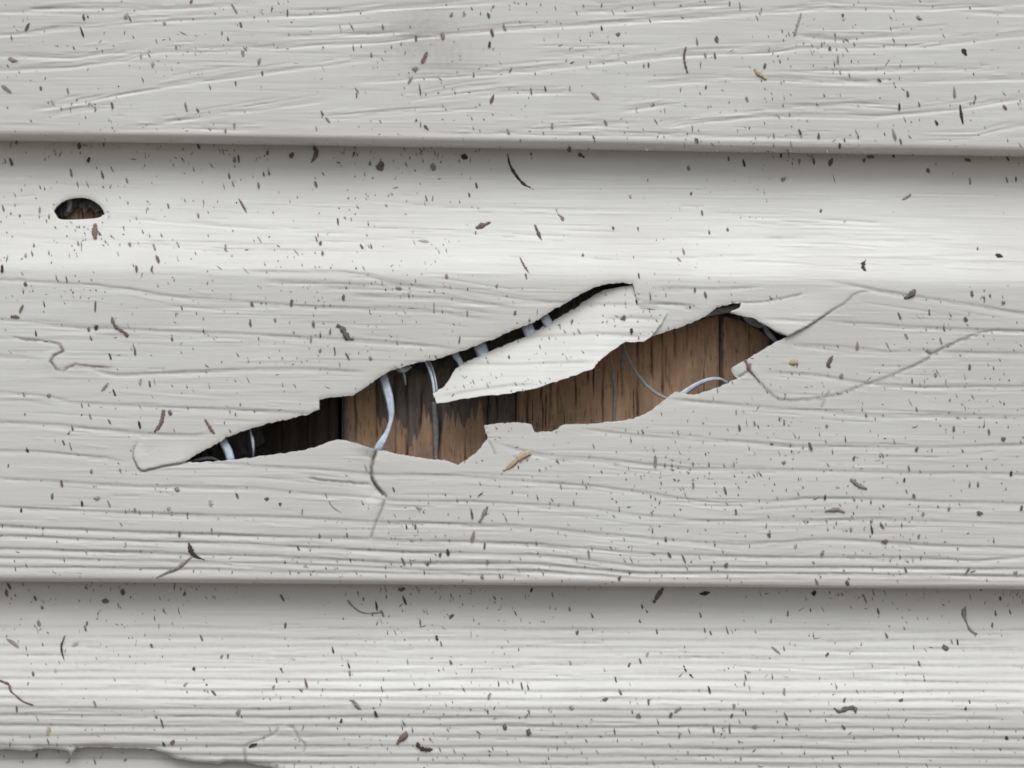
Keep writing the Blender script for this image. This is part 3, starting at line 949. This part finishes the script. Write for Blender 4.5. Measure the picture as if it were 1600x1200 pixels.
def region(px, py):
    u = np.array([px * 1.0])
    if in_poly(u, np.array([py * 1.0]), FLAP)[0]: return "bent tongue of the torn hole"
    if py < lip(0, u)[0]: return "flat face of the top course"
    if py < 300 + 0.01 * px: return "shaded hollow below the upper lip"
    if py < 432: return "bright slope above the torn hole"
    if py < lip(1, u)[0]:
        return "face left of the torn hole" if px < 290 else ("face right of the torn hole" if px > 1232 else ("face above the torn hole" if py < 590 else "face below the torn hole"))
    if py < 985: return "shaded hollow below the lower lip"
    if py < 1085: return "bright slope of the lowest course"
    return "ribbed face of the lowest course"

ADJ = ["black", "dark brown", "grey-brown", "pale grey", "reddish-brown", "straw-coloured"]

# single pieces read off the photograph: x y length width lean tone kind(c = clipping, m = crumb)
PIECES = """
43 42 16 7 -30 1 m;131 27 12 6 5 1 m;128 50 18 4 18 0 c;18 59 8 3 10 1 c;20 94 18 11 80 2 m;10 139 19 7 55 2 c;64 138 9 7 0 1 m;106 142 10 4 15 2 c;175 165 11 5 12 1 c;149 172 8 5 10 2 m;291 168 23 8 8 2 m;308 171 13 5 22 1 c;
366 195 13 5 0 2 c;352 206 11 8 20 2 m;292 207 7 4 0 1 c;257 36 10 7 10 3 m;347 52 9 6 0 2 m;376 39 10 5 15 1 c;379 84 11 6 15 2 c;275 74 7 4 0 2 c;368 131 9 5 5 1 c;328 137 13 4 16 1 c;299 3 9 7 0 4 m;366 14 19 4 30 2 c;239 101 13 10 0 3 m;220 87 12 4 0 3 c;
356 61 8 4 10 1 c;197 25 9 14 70 3 m;82 160 9 4 30 3 c;
124 228 13 9 0 1 m;138 250 11 9 0 0 m;17 253 14 6 18 1 c;111 270 14 4 12 1 c;160 273 14 5 15 1 c;310 228 12 6 20 1 c;366 250 12 10 20 2 m;373 248 14 4 5 1 c;198 282 10 4 15 2 c;358 275 11 4 8 1 c;364 287 11 4 18 2 c;26 223 9 6 0 2 m;
449 20 12 3 0 1 c;598 42 9 4 12 1 c;705 23 9 8 0 2 m;725 21 9 4 0 2 c;763 24 9 5 20 1 c;769 51 16 7 10 4 m;765 71 13 7 5 0 m;650 60 11 5 0 1 c;692 56 15 9 5 2 m;663 90 21 8 -25 4 c;649 108 11 11 0 2 m;641 125 14 5 -35 2 c;656 140 20 3 8 1 c;769 155 16 7 -20 1 c;666 199 13 8 40 1 m;
657 194 11 3 0 2 c;405 97 18 8 -10 2 m;410 115 12 6 5 1 m;408 137 10 4 0 2 c;557 149 10 3 0 1 c;580 86 10 6 20 2 m;503 177 10 5 20 1 c;794 206 11 4 22 2 c;456 243 13 10 0 1 m;418 240 9 6 10 1 m;553 241 13 6 -15 1 m;595 260 20 17 20 1 m;677 261 15 12 10 2 m;726 245 11 15 0 0 m;
420 270 9 4 12 1 c;412 272 8 4 10 1 c;492 288 11 3 20 2 c;744 290 10 4 12 0 c;512 188 12 5 40 2 c;494 201 10 3 5 2 c;740 117 9 3 0 1 c;788 43 11 4 25 2 c;
940 44 9 4 8 0 c;966 54 9 9 0 4 m;1120 62 15 8 15 1 m;1089 65 14 5 5 2 c;1117 87 11 5 8 1 c;1102 87 10 4 15 2 c;1006 103 10 6 0 2 m;1013 102 9 4 0 1 c;1195 104 11 8 0 1 m;930 151 17 7 45 2 c;830 143 12 3 8 1 c;852 139 9 3 12 0 c;863 198 14 7 10 2 m;946 192 10 5 25 2 c;
928 217 11 5 18 1 c;1089 220 9 5 10 1 c;1140 6 9 3 0 1 c;1022 5 9 3 10 2 c;1156 10 14 3 8 2 c;890 234 13 9 20 0 m;908 243 18 13 60 1 m;830 243 12 4 5 1 c;1162 255 13 5 12 0 c;1138 248 9 4 0 1 c;1076 263 11 9 0 2 m;946 263 12 4 0 1 c;887 260 9 5 0 1 c;940 8 8 4 0 1 m;1167 155 9 5 20 2 c;1103 137 8 5 0 1 m;
1317 24 8 7 0 1 m;1436 29 12 9 70 2 m;1507 81 16 13 30 0 m;1296 76 8 6 0 1 m;1309 93 14 4 2 2 c;1374 125 10 7 50 1 m;1405 167 12 4 0 0 c;1436 163 9 3 15 1 c;1491 145 19 6 3 2 c;1522 160 9 6 0 2 m;1524 152 9 3 10 1 c;1570 168 12 7 30 1 m;1463 192 10 5 25 0 c;1397 211 20 6 15 2 c;1250 206 11 4 22 0 c;
1279 212 10 5 0 1 c;1418 147 11 5 8 1 c;1407 221 10 4 15 1 c;1312 228 11 5 0 1 c;1298 254 19 9 -10 1 m;1224 281 12 9 -25 2 m;1450 267 12 10 30 1 m;1303 280 14 3 10 1 c;1360 245 16 9 80 4 m;1350 251 10 8 0 1 m;1488 271 9 4 12 0 c;1573 281 10 4 12 1 c;1587 280 9 4 0 1 c;1512 250 14 10 60 1 m;1574 247 12 5 30 1 c;1396 244 9 6 20 0 m;
1249 252 10 8 0 2 m;1271 252 12 5 10 1 c;1220 243 8 4 0 0 c;1462 252 14 3 5 2 c;1515 283 14 6 5 2 c;
1282 330 10 8 0 1 m;1396 332 8 5 10 2 m;1453 345 11 5 12 1 c;1477 378 12 4 30 1 c;1481 376 12 3 -10 2 c;1561 400 17 12 80 0 m;1321 402 10 5 10 0 c;1319 347 9 5 -25 3 m;1519 460 13 8 22 1 m;1567 473 9 7 10 2 m;1452 488 11 4 5 1 c;1405 494 13 5 22 1 c;1509 499 10 9 0 1 m;1339 541 14 7 -5 2 c;
1470 533 11 4 20 2 c;1515 574 10 5 0 1 c;1462 586 9 6 0 2 m;1425 595 9 4 0 1 c;1315 588 12 8 20 2 m;1387 541 15 3 28 2 c;1416 526 11 5 30 2 c;1547 462 7 5 0 4 m;1484 370 10 3 0 1 c;1452 400 14 3 10 2 c;1527 389 7 4 0 1 c;
822 432 11 4 10 1 c;958 357 10 7 15 1 m;997 358 11 6 5 1 m;911 399 8 7 30 1 m;985 308 10 8 0 2 m;1080 303 9 5 0 1 m;1097 333 10 4 10 1 c;1108 363 9 4 5 1 c;1068 393 13 5 15 2 c;1061 406 10 4 40 2 c;1086 454 10 6 10 1 m;1102 461 11 5 15 1 c;998 431 10 3 5 0 c;805 490 9 8 10 1 m;
776 447 9 7 0 2 m;894 503 12 6 -15 1 m;975 497 12 9 15 1 m;987 518 11 9 20 0 m;1137 359 8 6 0 1 m;1016 463 14 3 5 1 c;938 295 10 4 20 1 c;1012 282 10 5 0 2 m;1006 307 12 3 5 1 c;804 317 9 3 10 2 c;745 290 9 3 8 1 c;886 262 9 5 0 2 c;
203 382 11 8 20 2 m;241 386 14 4 18 2 c;246 405 14 6 18 1 c;237 420 12 6 0 1 m;213 420 12 5 5 1 c;352 387 15 6 8 2 m;3 420 14 6 0 0 c;379 321 26 4 28 1 c;104 437 11 3 10 1 c;263 322 10 3 15 1 c;310 337 10 3 0 1 c;40 399 9 7 15 3 m;50 396 10 3 12 1 c;5 325 12 4 15 1 c;122 380 9 4 10 2 c;223 362 8 3 15 2 c;62 328 11 4 0 2 c;
528 346 13 3 8 0 c;501 380 10 6 10 1 m;565 385 10 5 28 1 c;580 385 9 3 14 0 c;504 395 7 4 10 1 c;662 377 17 6 80 3 c;698 432 10 8 0 2 m;490 507 15 6 12 4 m;455 473 11 6 -5 1 c;537 465 14 6 5 1 m;516 518 11 4 -4 1 c;391 505 15 6 15 1 m;394 475 11 6 30 1 m;543 557 14 4 30 1 c;718 531 14 4 -8 1 c;
678 481 18 3 0 2 c;579 560 9 8 0 2 m;500 548 9 7 0 2 m;523 548 14 3 8 1 c;430 500 8 6 0 2 m;623 450 12 7 70 2 m;730 490 10 4 0 2 c;404 290 11 4 8 1 c;666 310 11 3 15 1 c;676 310 10 3 -5 2 c;733 305 8 4 5 1 c;745 291 9 3 12 1 c;494 288 11 4 18 1 c;486 530 12 4 0 2 c;
24 495 16 8 75 1 m;33 483 18 8 -15 4 m;40 444 9 8 10 1 m;149 479 19 4 -2 1 c;69 475 11 3 12 0 c;150 512 10 10 0 0 m;139 515 10 5 0 1 m;142 528 10 4 20 1 c;56 521 11 4 5 0 c;211 549 14 5 5 1 c;172 557 12 4 18 0 c;164 605 17 6 -40 2 c;178 613 12 4 18 0 c;234 600 11 4 8 1 c;219 597 14 8 0 3 m;269 530 9 5 5 1 m;284 481 8 3 12 1 c;
38 618 12 6 25 2 m;77 618 10 9 0 2 m;128 634 11 3 15 1 c;39 648 8 5 10 1 m;266 645 11 9 10 1 m;141 651 11 4 20 2 c;171 659 10 4 28 1 c;218 664 13 5 15 0 c;113 669 10 4 10 1 c;108 677 8 8 0 2 m;42 701 14 6 20 0 c;99 692 10 6 25 1 c;86 689 10 4 15 1 c;110 697 16 4 15 1 c;13 728 12 6 -5 1 m;
97 757 16 7 20 1 m;82 776 14 8 -10 1 m;152 779 9 13 0 2 m;128 787 9 5 5 0 c;33 798 10 6 10 0 m;143 737 11 7 10 2 m;188 735 9 6 15 2 m;74 735 10 4 10 2 c;170 787 13 4 22 2 c;211 797 9 6 0 2 m;277 765 10 12 0 2 m;264 795 11 9 0 3 m;370 774 13 5 22 1 c;330 787 14 11 30 3 m;293 803 8 5 0 1 m;280 835 10 5 0 1 c;331 829 14 6 5 2 m;
417 780 9 12 0 1 m;438 788 10 10 0 1 m;472 800 12 6 -5 1 c;453 768 8 5 0 2 m;466 857 9 4 25 1 c;737 803 18 5 8 1 c;739 838 18 8 -15 2 c;700 863 13 7 5 0 m;688 867 10 6 0 1 m;655 794 9 13 0 3 m;615 765 10 4 22 1 c;635 823 9 3 8 0 c;649 823 9 4 5 1 c;542 836 10 6 15 1 m;499 836 10 5 5 1 c;630 877 14 4 28 1 c;669 880 8 5 10 1 m;
753 901 11 9 25 2 m;781 900 9 3 18 1 c;757 853 11 4 -5 1 c;762 878 10 7 0 2 m;588 947 16 4 8 0 c;632 938 17 5 22 0 c;628 921 9 14 0 1 m;705 963 12 9 -30 1 m;441 934 14 5 30 1 c;598 959 12 4 15 1 c;568 936 7 6 0 1 m;446 977 13 6 -10 1 m;520 1016 12 4 10 0 c;545 1040 11 4 20 0 c;546 1052 11 5 10 2 c;440 1047 14 7 28 1 m;
478 1068 18 5 12 1 c;472 1078 8 5 0 2 m;432 1063 10 3 12 1 c;587 1116 13 8 35 0 m;533 1127 9 6 0 0 m;683 998 12 7 25 0 m;764 1088 14 8 -10 2 m;779 1070 12 3 5 1 c;704 1035 9 5 18 1 c;789 1136 12 9 0 1 m;372 1113 13 12 0 2 m;395 1164 17 9 -60 0 m;427 1074 9 7 0 2 m;689 1006 9 3 10 1 c;
830 922 9 7 0 0 m;1100 927 9 27 0 0 m;1003 947 11 5 8 0 c;1010 954 10 4 20 1 c;1000 971 10 6 30 1 m;902 989 11 7 0 1 m;1026 987 9 4 12 1 c;1136 985 15 3 15 1 c;1101 985 9 3 12 1 c;1110 989 8 4 18 1 c;983 1040 11 7 -5 1 m;1000 1033 10 4 20 1 c;1011 1023 12 9 0 3 m;1070 1045 12 4 25 0 c;1080 1056 11 6 40 0 m;1108 1078 13 4 15 0 c;
962 1062 10 3 14 0 c;969 1082 11 5 20 1 c;945 1093 8 15 0 1 m;1147 1103 9 10 0 2 m;1048 1117 10 9 0 1 m;1058 1110 18 8 -45 2 m;998 1118 11 13 60 2 m;826 1144 13 11 -10 1 m;1013 1097 11 4 5 1 c;1165 1058 10 4 12 1 c;1163 1068 9 4 -5 2 c;815 1072 13 4 12 1 c;825 1074 11 4 16 1 c;920 866 15 4 10 2 c;1068 873 16 3 22 1 c;1135 883 10 8 5 1 m;1112 887 9 6 0 1 m;
968 904 11 6 0 1 m;944 1046 9 4 15 2 c;891 1036 9 3 15 1 c;925 962 10 4 20 1 c;890 952 9 6 0 2 m;1094 961 10 4 18 1 c;893 1106 8 10 0 2 m;1143 1118 8 7 0 1 m;1115 1140 11 4 8 1 c;1140 1140 13 3 8 1 c;1180 1135 8 9 0 2 m;
1272 927 12 9 5 0 m;1231 960 12 5 5 1 m;1477 1012 14 13 30 1 m;1385 993 10 5 22 1 c;1550 977 11 6 5 1 m;1555 958 10 4 5 1 c;1212 1016 18 5 50 2 c;1225 1013 9 3 10 1 c;1292 1023 10 7 -20 1 m;1436 1037 10 4 18 1 c;1408 1094 9 12 0 1 m;1319 1094 9 7 0 1 m;1509 1107 9 8 20 0 m;1225 1081 15 7 10 2 m;1228 1119 14 4 25 1 c;1557 1105 11 6 25 2 m;
1318 1136 9 5 40 1 c;1573 1153 10 6 40 0 m;1324 911 13 8 10 1 m;1276 909 13 5 22 2 c;1415 890 10 4 25 1 c;1512 892 16 7 -35 4 m;1587 895 8 9 0 2 m;1546 1136 8 5 20 1 m;1372 955 11 5 15 1 c;1351 935 16 4 25 2 c;1563 935 9 6 0 1 m;1578 956 9 4 18 1 c;1496 1003 11 4 8 0 c;1487 1003 9 3 20 1 c;1307 1074 8 6 0 2 m;1444 1060 10 3 15 1 c;1597 1048 9 5 10 1 c;1515 1098 10 3 12 0 c;
10 927 14 9 20 4 m;14 916 12 5 30 1 c;100 997 10 6 -15 2 m;118 1007 8 16 10 3 m;20 1005 23 7 55 2 c;66 949 8 7 0 2 m;55 935 9 5 25 1 c;165 939 9 16 0 1 m;192 925 12 10 0 1 m;237 1009 10 8 20 1 m;303 1046 10 8 30 0 m;346 1026 9 9 0 2 m;356 1024 13 4 -2 1 c;288 929 8 6 0 1 m;315 998 14 4 20 1 c;52 1053 10 6 5 1 m;44 1069 8 5 0 2 m;
76 1142 18 13 -10 5 m;75 1158 11 3 18 1 c;323 1071 8 7 0 1 m;290 1071 9 10 0 2 m;253 1130 16 4 18 1 c;244 1120 9 7 30 2 m;269 1160 10 14 0 1 m;255 1161 12 5 28 0 c;334 1083 12 5 40 1 c;57 1180 9 6 0 1 m;196 1188 9 6 0 2 m;148 1190 12 4 15 2 c;87 1048 9 6 5 3 m;61 974 12 8 10 2 m;136 975 9 6 10 1 m;133 982 11 4 15 1 c;148 1100 12 5 22 2 c;26 1108 11 4 5 1 c;
1267 699 18 8 28 1 m;1024 721 20 6 0 2 c;1531 802 9 18 -15 1 m;1596 795 12 8 0 1 m;1202 836 10 10 20 1 m;1383 846 8 13 0 1 m;1580 741 11 7 10 0 m;1432 702 10 8 0 1 m;1413 751 9 5 5 0 m;1568 686 9 13 0 1 m;1292 666 8 8 0 2 m;1155 669 11 5 8 1 c;1490 670 10 5 0 1 c;1133 767 14 4 16 1 c;1334 716 9 7 0 1 m;1362 827 15 4 10 0 c;1378 821 13 4 28 1 c;1285 865 11 9 0 2 m;
1040 843 10 7 20 1 m;1046 867 10 5 30 1 c;1069 874 14 3 20 1 c;1225 723 8 8 0 2 m;1420 732 10 3 10 1 c;1428 775 8 5 20 1 c;1289 777 9 4 -5 0 c;1483 795 9 8 0 2 m;1442 804 9 5 5 2 m;1515 757 10 4 -8 2 c;1528 757 9 4 0 1 c;1179 662 9 3 12 1 c;1225 660 10 3 0 1 c;1545 675 10 4 8 1 c;1436 838 10 5 5 2 m;1330 828 9 6 20 2 m;1150 800 9 4 15 1 c;1083 759 12 4 0 2 c;
"""
LANDMARKS = [("small half-round hole", 122, 327), ("left jagged crack", 95, 555), ("left tip of the torn hole", 250, 715), ("curved crack below the hole", 590, 770), ("forked crack beside the hole", 1290, 490),
 ("long curved crack", 1420, 578), ("broken lower corner", 200, 1180), ("cracked rib near the broken corner", 440, 1145), ("bright bent tongue", 850, 560), ("right tip of the torn hole", 1228, 527),
 ("long dark grass stalk under the upper lip", 812, 272), ("brown stalk on the top course", 1070, 92), ("black needle on the top course", 1502, 178), ("grey smear on the top course", 655, 60),
 ("straw-coloured husk", 808, 720), ("dark winged husk", 300, 861), ("upright brown seed", 148, 361), ("black crescent scrap", 1350, 416), ("folded dark leaf scrap", 754, 353), ("tan flake by the crack", 1241, 566),
 ("curved brown twig", 186, 512), ("grey forked tendril", 1512, 970), ("stick under the lower lip", 1028, 931), ("thin reddish twig", 15, 1072), ("reddish scrap on the bottom ribs", 630, 1152), ("flattened scrap on the bottom ribs", 1320, 1108),
 ("level grey scrap", 1305, 797), ("hair-thin blade below the hole", 520, 790), ("faint stem under the lower lip", 568, 954), ("black crescent on the lowest slope", 97, 1012), ("big black crumb of the top course", 1507, 81),
 ("upper left corner", 0, 0), ("upper right corner", 1600, 0), ("lower right corner", 1600, 1200), ("middle of the top edge", 860, 0), ("middle of the bottom edge", 900, 1200), ("rusty streak below the upper lip", 491, 240),
 ("pale stalk on the top course", 1247, 38), ("dark bent scrap above the hole", 538, 518)]
ORD = ["nearest", "second nearest", "third nearest", "fourth nearest", "fifth nearest", "sixth nearest", "seventh nearest", "eighth nearest", "ninth nearest", "tenth nearest"] + [q + " nearest" for q in "eleventh twelfth thirteenth fourteenth fifteenth sixteenth seventeenth eighteenth nineteenth twentieth".split()]
pieces = []
for rec in PIECES.replace("\n", "").split(";"):
    f = rec.split()
    if len(f) != 7: continue
    x, y, ln, wd, ang, tn = [float(q) for q in f[:6]]
    if not spot_ok(x, y): continue
    pieces.append((x, y, ln, wd, ang, int(tn), f[6]))
clips = sorted([p for p in pieces if p[6] == 'c'], key=lambda p: -p[2] * p[3])[:300]
crumbs = sorted([p for p in pieces if p[6] == 'm'], key=lambda p: -p[2] * p[3])[:300]
for lst, nm, kd, word, cat in ((clips, "grass_clipping", 'clipping', "grass clipping", "grass clipping"), (crumbs, "dirt_crumb", 'crumb', "dirt crumb", "dirt crumb")):
    keyed = {}
    for p in lst:
        lm = min(LANDMARKS, key=lambda q: math.hypot(q[1] - p[0], q[2] - p[1]))
        keyed.setdefault((p[5], lm[0]), []).append((math.hypot(lm[1] - p[0], lm[2] - p[1]), p))
    for (tn, lm), ps in keyed.items():
        ps.sort(key=lambda q: q[0])
        for i, (_, (x, y, ln, wd, ang, _t, _k)) in enumerate(ps):
            o = place(nm, kd, tn, x, y, ln * (1.0 if kd == 'clipping' else .88), wd * (0.8 if kd == 'clipping' else .85), ang)
            tag(o, "%s %s %s the %s" % (ADJ[tn], word, (ORD[min(i, 19)] + " to") if len(ps) > 1 else "close to", lm), cat, "%s pieces on the %s" % (cat, region(x, y)))

# pieces with a look of their own: (name, category, tone, label, thickness, points (px, py, width, lift mm))
BLADES = [
 ("grass_stalk", "grass stalk", 0, "long dark curved grass blade hanging below the upper lip", .4, [(793,240,2,-.6),(797,258,5,-.7),(807,275,6.5,-.5),(820,289,6,-.4),(834,296,2,-.3)]),
 ("grass_stalk", "grass stalk", 1, "dark pointed grass blade in the middle of the bright slope", .4, [(835,351,4,-.3),(841,364,7,-.5),(848,381,2,-.2)]),
 ("grass_stalk", "grass stalk", 1, "dark pointed grass blade at the foot of the bright slope above the bent tongue", .4, [(812,402,2,-.2),(818,414,6,-.5),(827,428,3,-.2)]),
 ("grass_stalk", "grass stalk", 1, "upright brown grass stalk on the top course, slightly bowed", .4, [(1072,73,4,-.3),(1069,86,4,-.5),(1070,98,5,-.5),(1074,114,4,-.2)]),
 ("grass_stalk", "grass stalk", 3, "pale grey straight stalk leaning on the upper edge of the top course", .4, [(1252,20,3,-.2),(1247,36,4.5,-.4),(1241,56,4.5,-.2)]),
 ("grass_stalk", "grass stalk", 0, "black needle-thin grass blade standing at the far end of the top course", .4, [(1500,163,2,-.2),(1502,178,5.5,-.4),(1505,194,2.5,-.2)]),
 ("grass_stalk", "grass stalk", 0, "black crescent of grass on the lowest bright slope below the left lip", .4, [(100,997,4,-.2),(96,1008,5,-.4),(97,1020,5,-.4),(100,1030,2,-.2)]),
 ("grass_stalk", "grass stalk", 2, "hair-thin curved grass blade below the left part of the hole", .4, [(507,768,2,-.2),(513,782,3,-.3),(522,794,3,-.3),(540,805,1.5,-.2)]),
 ("grass_stalk", "grass stalk", 2, "faint bent stem lying in the hollow below the lower lip", .4, [(543,938,5,-.2),(554,950,3.5,-.3),(570,958,3,-.3),(598,957,2.5,-.2)]),
 ("grass_stalk", "grass stalk", 2, "short grey-brown blade leaning below the middle of the hole", .35, [(762,791,4,-.2),(756,803,7,-.4),(749,816,4,-.2)]),
 ("grass_stalk", "grass stalk", 2, "hooked grey blade on the bright slope with a dark tip", .4, [(868,325,2.5,-.2),(872,335,3.5,-.4),(879,342,7,-.5),(879,347,2,-.2)]),
 ("twig", "twig", 4, "curved brown twig on the face beside the left crack", .5, [(175,495,4,-.2),(177,504,7,-.6),(184,513,6,-.7),(194,519,6,-.6),(200,526,6,-.2)]),
 ("twig", "twig", 2, "grey forked tendril in the hollow at the far end of the lowest course", .5, [(1509,947,4,-.2),(1506,958,8,-.5),(1510,972,5,-.5),(1516,984,5,-.5),(1526,992,6,-.2)]),
 ("twig", "twig", 1, "short brown stick jammed under the lower lip", .5, [(1036,919,7,-.3),(1028,931,9,-.6),(1021,942,8,-.4)]),
 ("twig", "twig", 4, "thin reddish twig at the left edge of the lowest slope", .5, [(-6,1061,4,-.3),(6,1066,5,-.6),(14,1070,5,-.6),(17,1080,6,-.3),(24,1086,4,-.3),(36,1096,5,-.3),(52,1102,3,-.2)]),
 ("twig", "twig", 2, "pale stalk with a dark head lying on the ribs near the left lip", .45, [(244,903,3,-.3),(262,894,5,-.5),(281,885,5,-.5),(299,870,4,-.4)]),
 ("dead_insect", "insect", 0, "dark winged husk on the ribs near the left lip", .6, [(295,848,4,-.3),(297,856,10,-.9),(301,865,9,-.8),(310,871,4,-.5),(320,875,2,-.3)]),
 ("seed", "seed", 4, "dark brown upright seed just below the small half-round hole", .6, [(149,349,5,-.4),(148,357,10,-.9),(148,366,10,-.9),(149,373,5,-.4)]),
 ("seed_husk", "seed husk", 5, "straw-coloured husk stuck below the middle of the torn hole", .3, [(786,736,3,-.2),(797,728,8,-.5),(808,718,13,-.7),(818,711,20,-.7),(829,707,15,-.3)]),
 ("seed_husk", "seed husk", 5, "small tan flake right of the torn hole", .4, [(1233,567,6,-.2),(1239,566,11,-.6),(1247,565,10,-.4)]),
 ("leaf_scrap", "leaf scrap", 1, "dark folded leaf scrap with a pale tip on the bright slope", .5, [(744,357,7,-.3),(750,354,12,-.8),(758,351,9,-.6),(767,348,4,-.2)]),
 ("leaf_scrap", "leaf scrap", 0, "black crescent-shaped scrap on the bright slope near the far end", .5, [(1354,406,3,-.3),(1349,413,8,-.7),(1349,419,8,-.7),(1354,426,3,-.3)]),
 ("leaf_scrap", "leaf scrap", 1, "brown ragged scrap caught on the grain above the curved crack", .6, [(1413,466,5,-.3),(1420,463,9,-.8),(1426,458,12,-.9),(1430,452,5,-.3)]),
 ("leaf_scrap", "leaf scrap", 1, "dark reddish scrap on the face between the two cracks", .6, [(1301,556,4,-.3),(1297,563,9,-.7),(1294,569,9,-.6),(1297,575,4,-.2)]),
 ("leaf_scrap", "leaf scrap", 1, "dark bent leaf scrap on the face above the torn hole", .5, [(526,508,7,-.3),(534,512,9,-.7),(540,522,11,-.8),(544,528,9,-.4),(553,530,3,-.2)]),
 ("leaf_scrap", "leaf scrap", 4, "reddish-brown scrap on the bottom ribs", .5, [(635,1143,6,-.3),(632,1150,11,-.7),(625,1156,9,-.6),(620,1163,4,-.2)]),
 ("leaf_scrap", "leaf scrap", 0, "dark curved scrap beside the reddish one on the bottom ribs", .5, [(652,1160,6,-.3),(655,1167,8,-.7),(664,1171,9,-.7),(676,1171,6,-.3)]),
 ("leaf_scrap", "leaf scrap", 2, "curled brown scrap at the start of the bottom ribs", .45, [(546,1094,3,-.2),(553,1096,5,-.6),(558,1103,7,-.6),(564,1108,3,-.2)]),
 ("leaf_scrap", "leaf scrap", 1, "dark flattened scrap across the ribs of the lowest course", .35, [(1303,1106,4,-.2),(1312,1112,6,-.4),(1322,1107,10,-.5),(1335,1106,9,-.5),(1337,1114,3,-.2)]),
 ("leaf_scrap", "leaf scrap", 2, "tan-brown sliver on the face near the bottom of the middle course", .4, [(1329,748,4,-.2),(1337,755,8,-.5),(1346,760,8,-.5),(1355,764,3,-.2)]),
 ("leaf_scrap", "leaf scrap", 2, "flat grey-brown scrap lying level on the lower face of the middle course", .35, [(1289,799,3,-.2),(1298,797,7,-.4),(1310,796,8,-.4),(1320,801,3,-.2)]),
 ("leaf_scrap", "leaf scrap", 4, "brown streak of leaf on the face above the left tip of the hole", .35, [(256,640,5,-.2),(254,652,7,-.4),(250,664,9,-.4),(241,675,4,-.2)]),
 ("leaf_scrap", "leaf scrap", 4, "brown pointed scrap just above the left arm of the hole", .4, [(320,655,3,-.2),(327,666,6,-.5),(332,674,6,-.5),(336,678,2,-.2)]),
 ("leaf_scrap", "leaf scrap", 4, "brown scrap wedged at the notch where the curved crack starts", .4, [(1164,562,4,-.2),(1169,571,8,-.6),(1172,579,7,-.6),(1180,588,3,-.3),(1188,598,2,-.2)]),
 ("leaf_scrap", "leaf scrap", 5, "tan crumbled scrap on the grain of the top course", .4, [(1179,107,4,-.2),(1184,114,8,-.5),(1191,118,7,-.5),(1198,124,4,-.2)]),
 ("leaf_scrap", "leaf scrap", 4, "rusty brown streak just below the upper lip", .35, [(490,228,7,-.2),(494,238,9,-.4),(491,247,7,-.3),(486,254,3,-.2)]),
 ("leaf_scrap", "leaf scrap", 2, "grey slanted flake in the hollow at the far end below the upper lip", .4, [(1408,314,4,-.2),(1414,311,6,-.4),(1424,305,7,-.3)]),
]
for nm, cat, tn, lab, th_, pts in BLADES:
    pts = [(a, b, c * 0.84, e * 0.35) for a, b, c, e in pts]
    o = ribbon(nm, pts, TONES[tn], None, thin=th_ * 0.14, surf=surf_depth, n=18)
    tag(o, lab, cat)

# ------------------------------------------------------------------ the countless finer specks: one stuff object
def specks(n):
    co, F, mats = [], [], []
    r = random.Random(99)
    octa = [(1, 3, 4), (3, 0, 4), (0, 2, 4), (2, 1, 4), (3, 1, 5), (0, 3, 5), (2, 0, 5), (1, 2, 5)]
    cl = [(r.uniform(0, 1600), r.uniform(0, 1200), r.uniform(25, 110)) for _ in range(60)]
    k = 0
    while k < n:
        if r.random() < 0.3:
            c = r.choice(cl); px, py = r.gauss(c[0], c[2]), r.gauss(c[1], c[2] * .5)
        else:
            px, py = r.uniform(-30, 1630), r.uniform(-20, 1210)
        if r.random() < 0.07:
            px = r.uniform(-20, 1620); py = r.choice((214 + .0156 * px, 909 + .0078 * px)) + 4 + r.expovariate(1 / 14.0)
        if k < 60: px, py = r.uniform(680, 1040), r.uniform(445, 630)
        if k < 60 and not in_poly(np.array([px]), np.array([py]), FLAP)[0]: continue
        if not (-30 < px < 1630 and -20 < py < 1215) or not spot_ok(px, py): continue
        if r.random() < 0.15 and py < 330: continue
        p, right, down, nn = surf_frame(px, py)
        a = math.radians(r.gauss(13, 13) if r.random() < .85 else r.uniform(-90, 90))
        yv = (-down * math.cos(a) - right * math.sin(a)).normalized(); xv = yv.cross(nn)
        ln = min(15, 2.8 + r.expovariate(1 / 3.4)) * S; wd = min(ln * r.uniform(.22, .75), r.uniform(1.4, 3.2) * S); h = wd * .15
        b = len(co)
        j = lambda: r.uniform(.6, 1.2)
        for q in (yv * (.5 * ln), -yv * (.5 * ln * j()), xv * (.5 * wd * j()) + yv * ln * r.uniform(-.2, .2), -xv * (.5 * wd * j()) + yv * ln * r.uniform(-.2, .2), nn * h, -nn * h * .4):
            co.append(tuple(p + q + nn * 0.00003))
        F += [tuple(b + q for q in f) for f in octa]
        t = r.choices(range(6), (3, 14, 36, 44, 2, 1))[0]
        mats += [t] * 8
        k += 1
    o = mesh_np("dirt_specks", np.array(co), np.array(F), TONES, None, False)
    o.data.polygons.foreach_set("material_index", np.array(mats, dtype=np.int32))
    tag(o, "fine grey and brown dirt specks peppered all over the siding", "dirt specks", kind="stuff")
specks(4600)
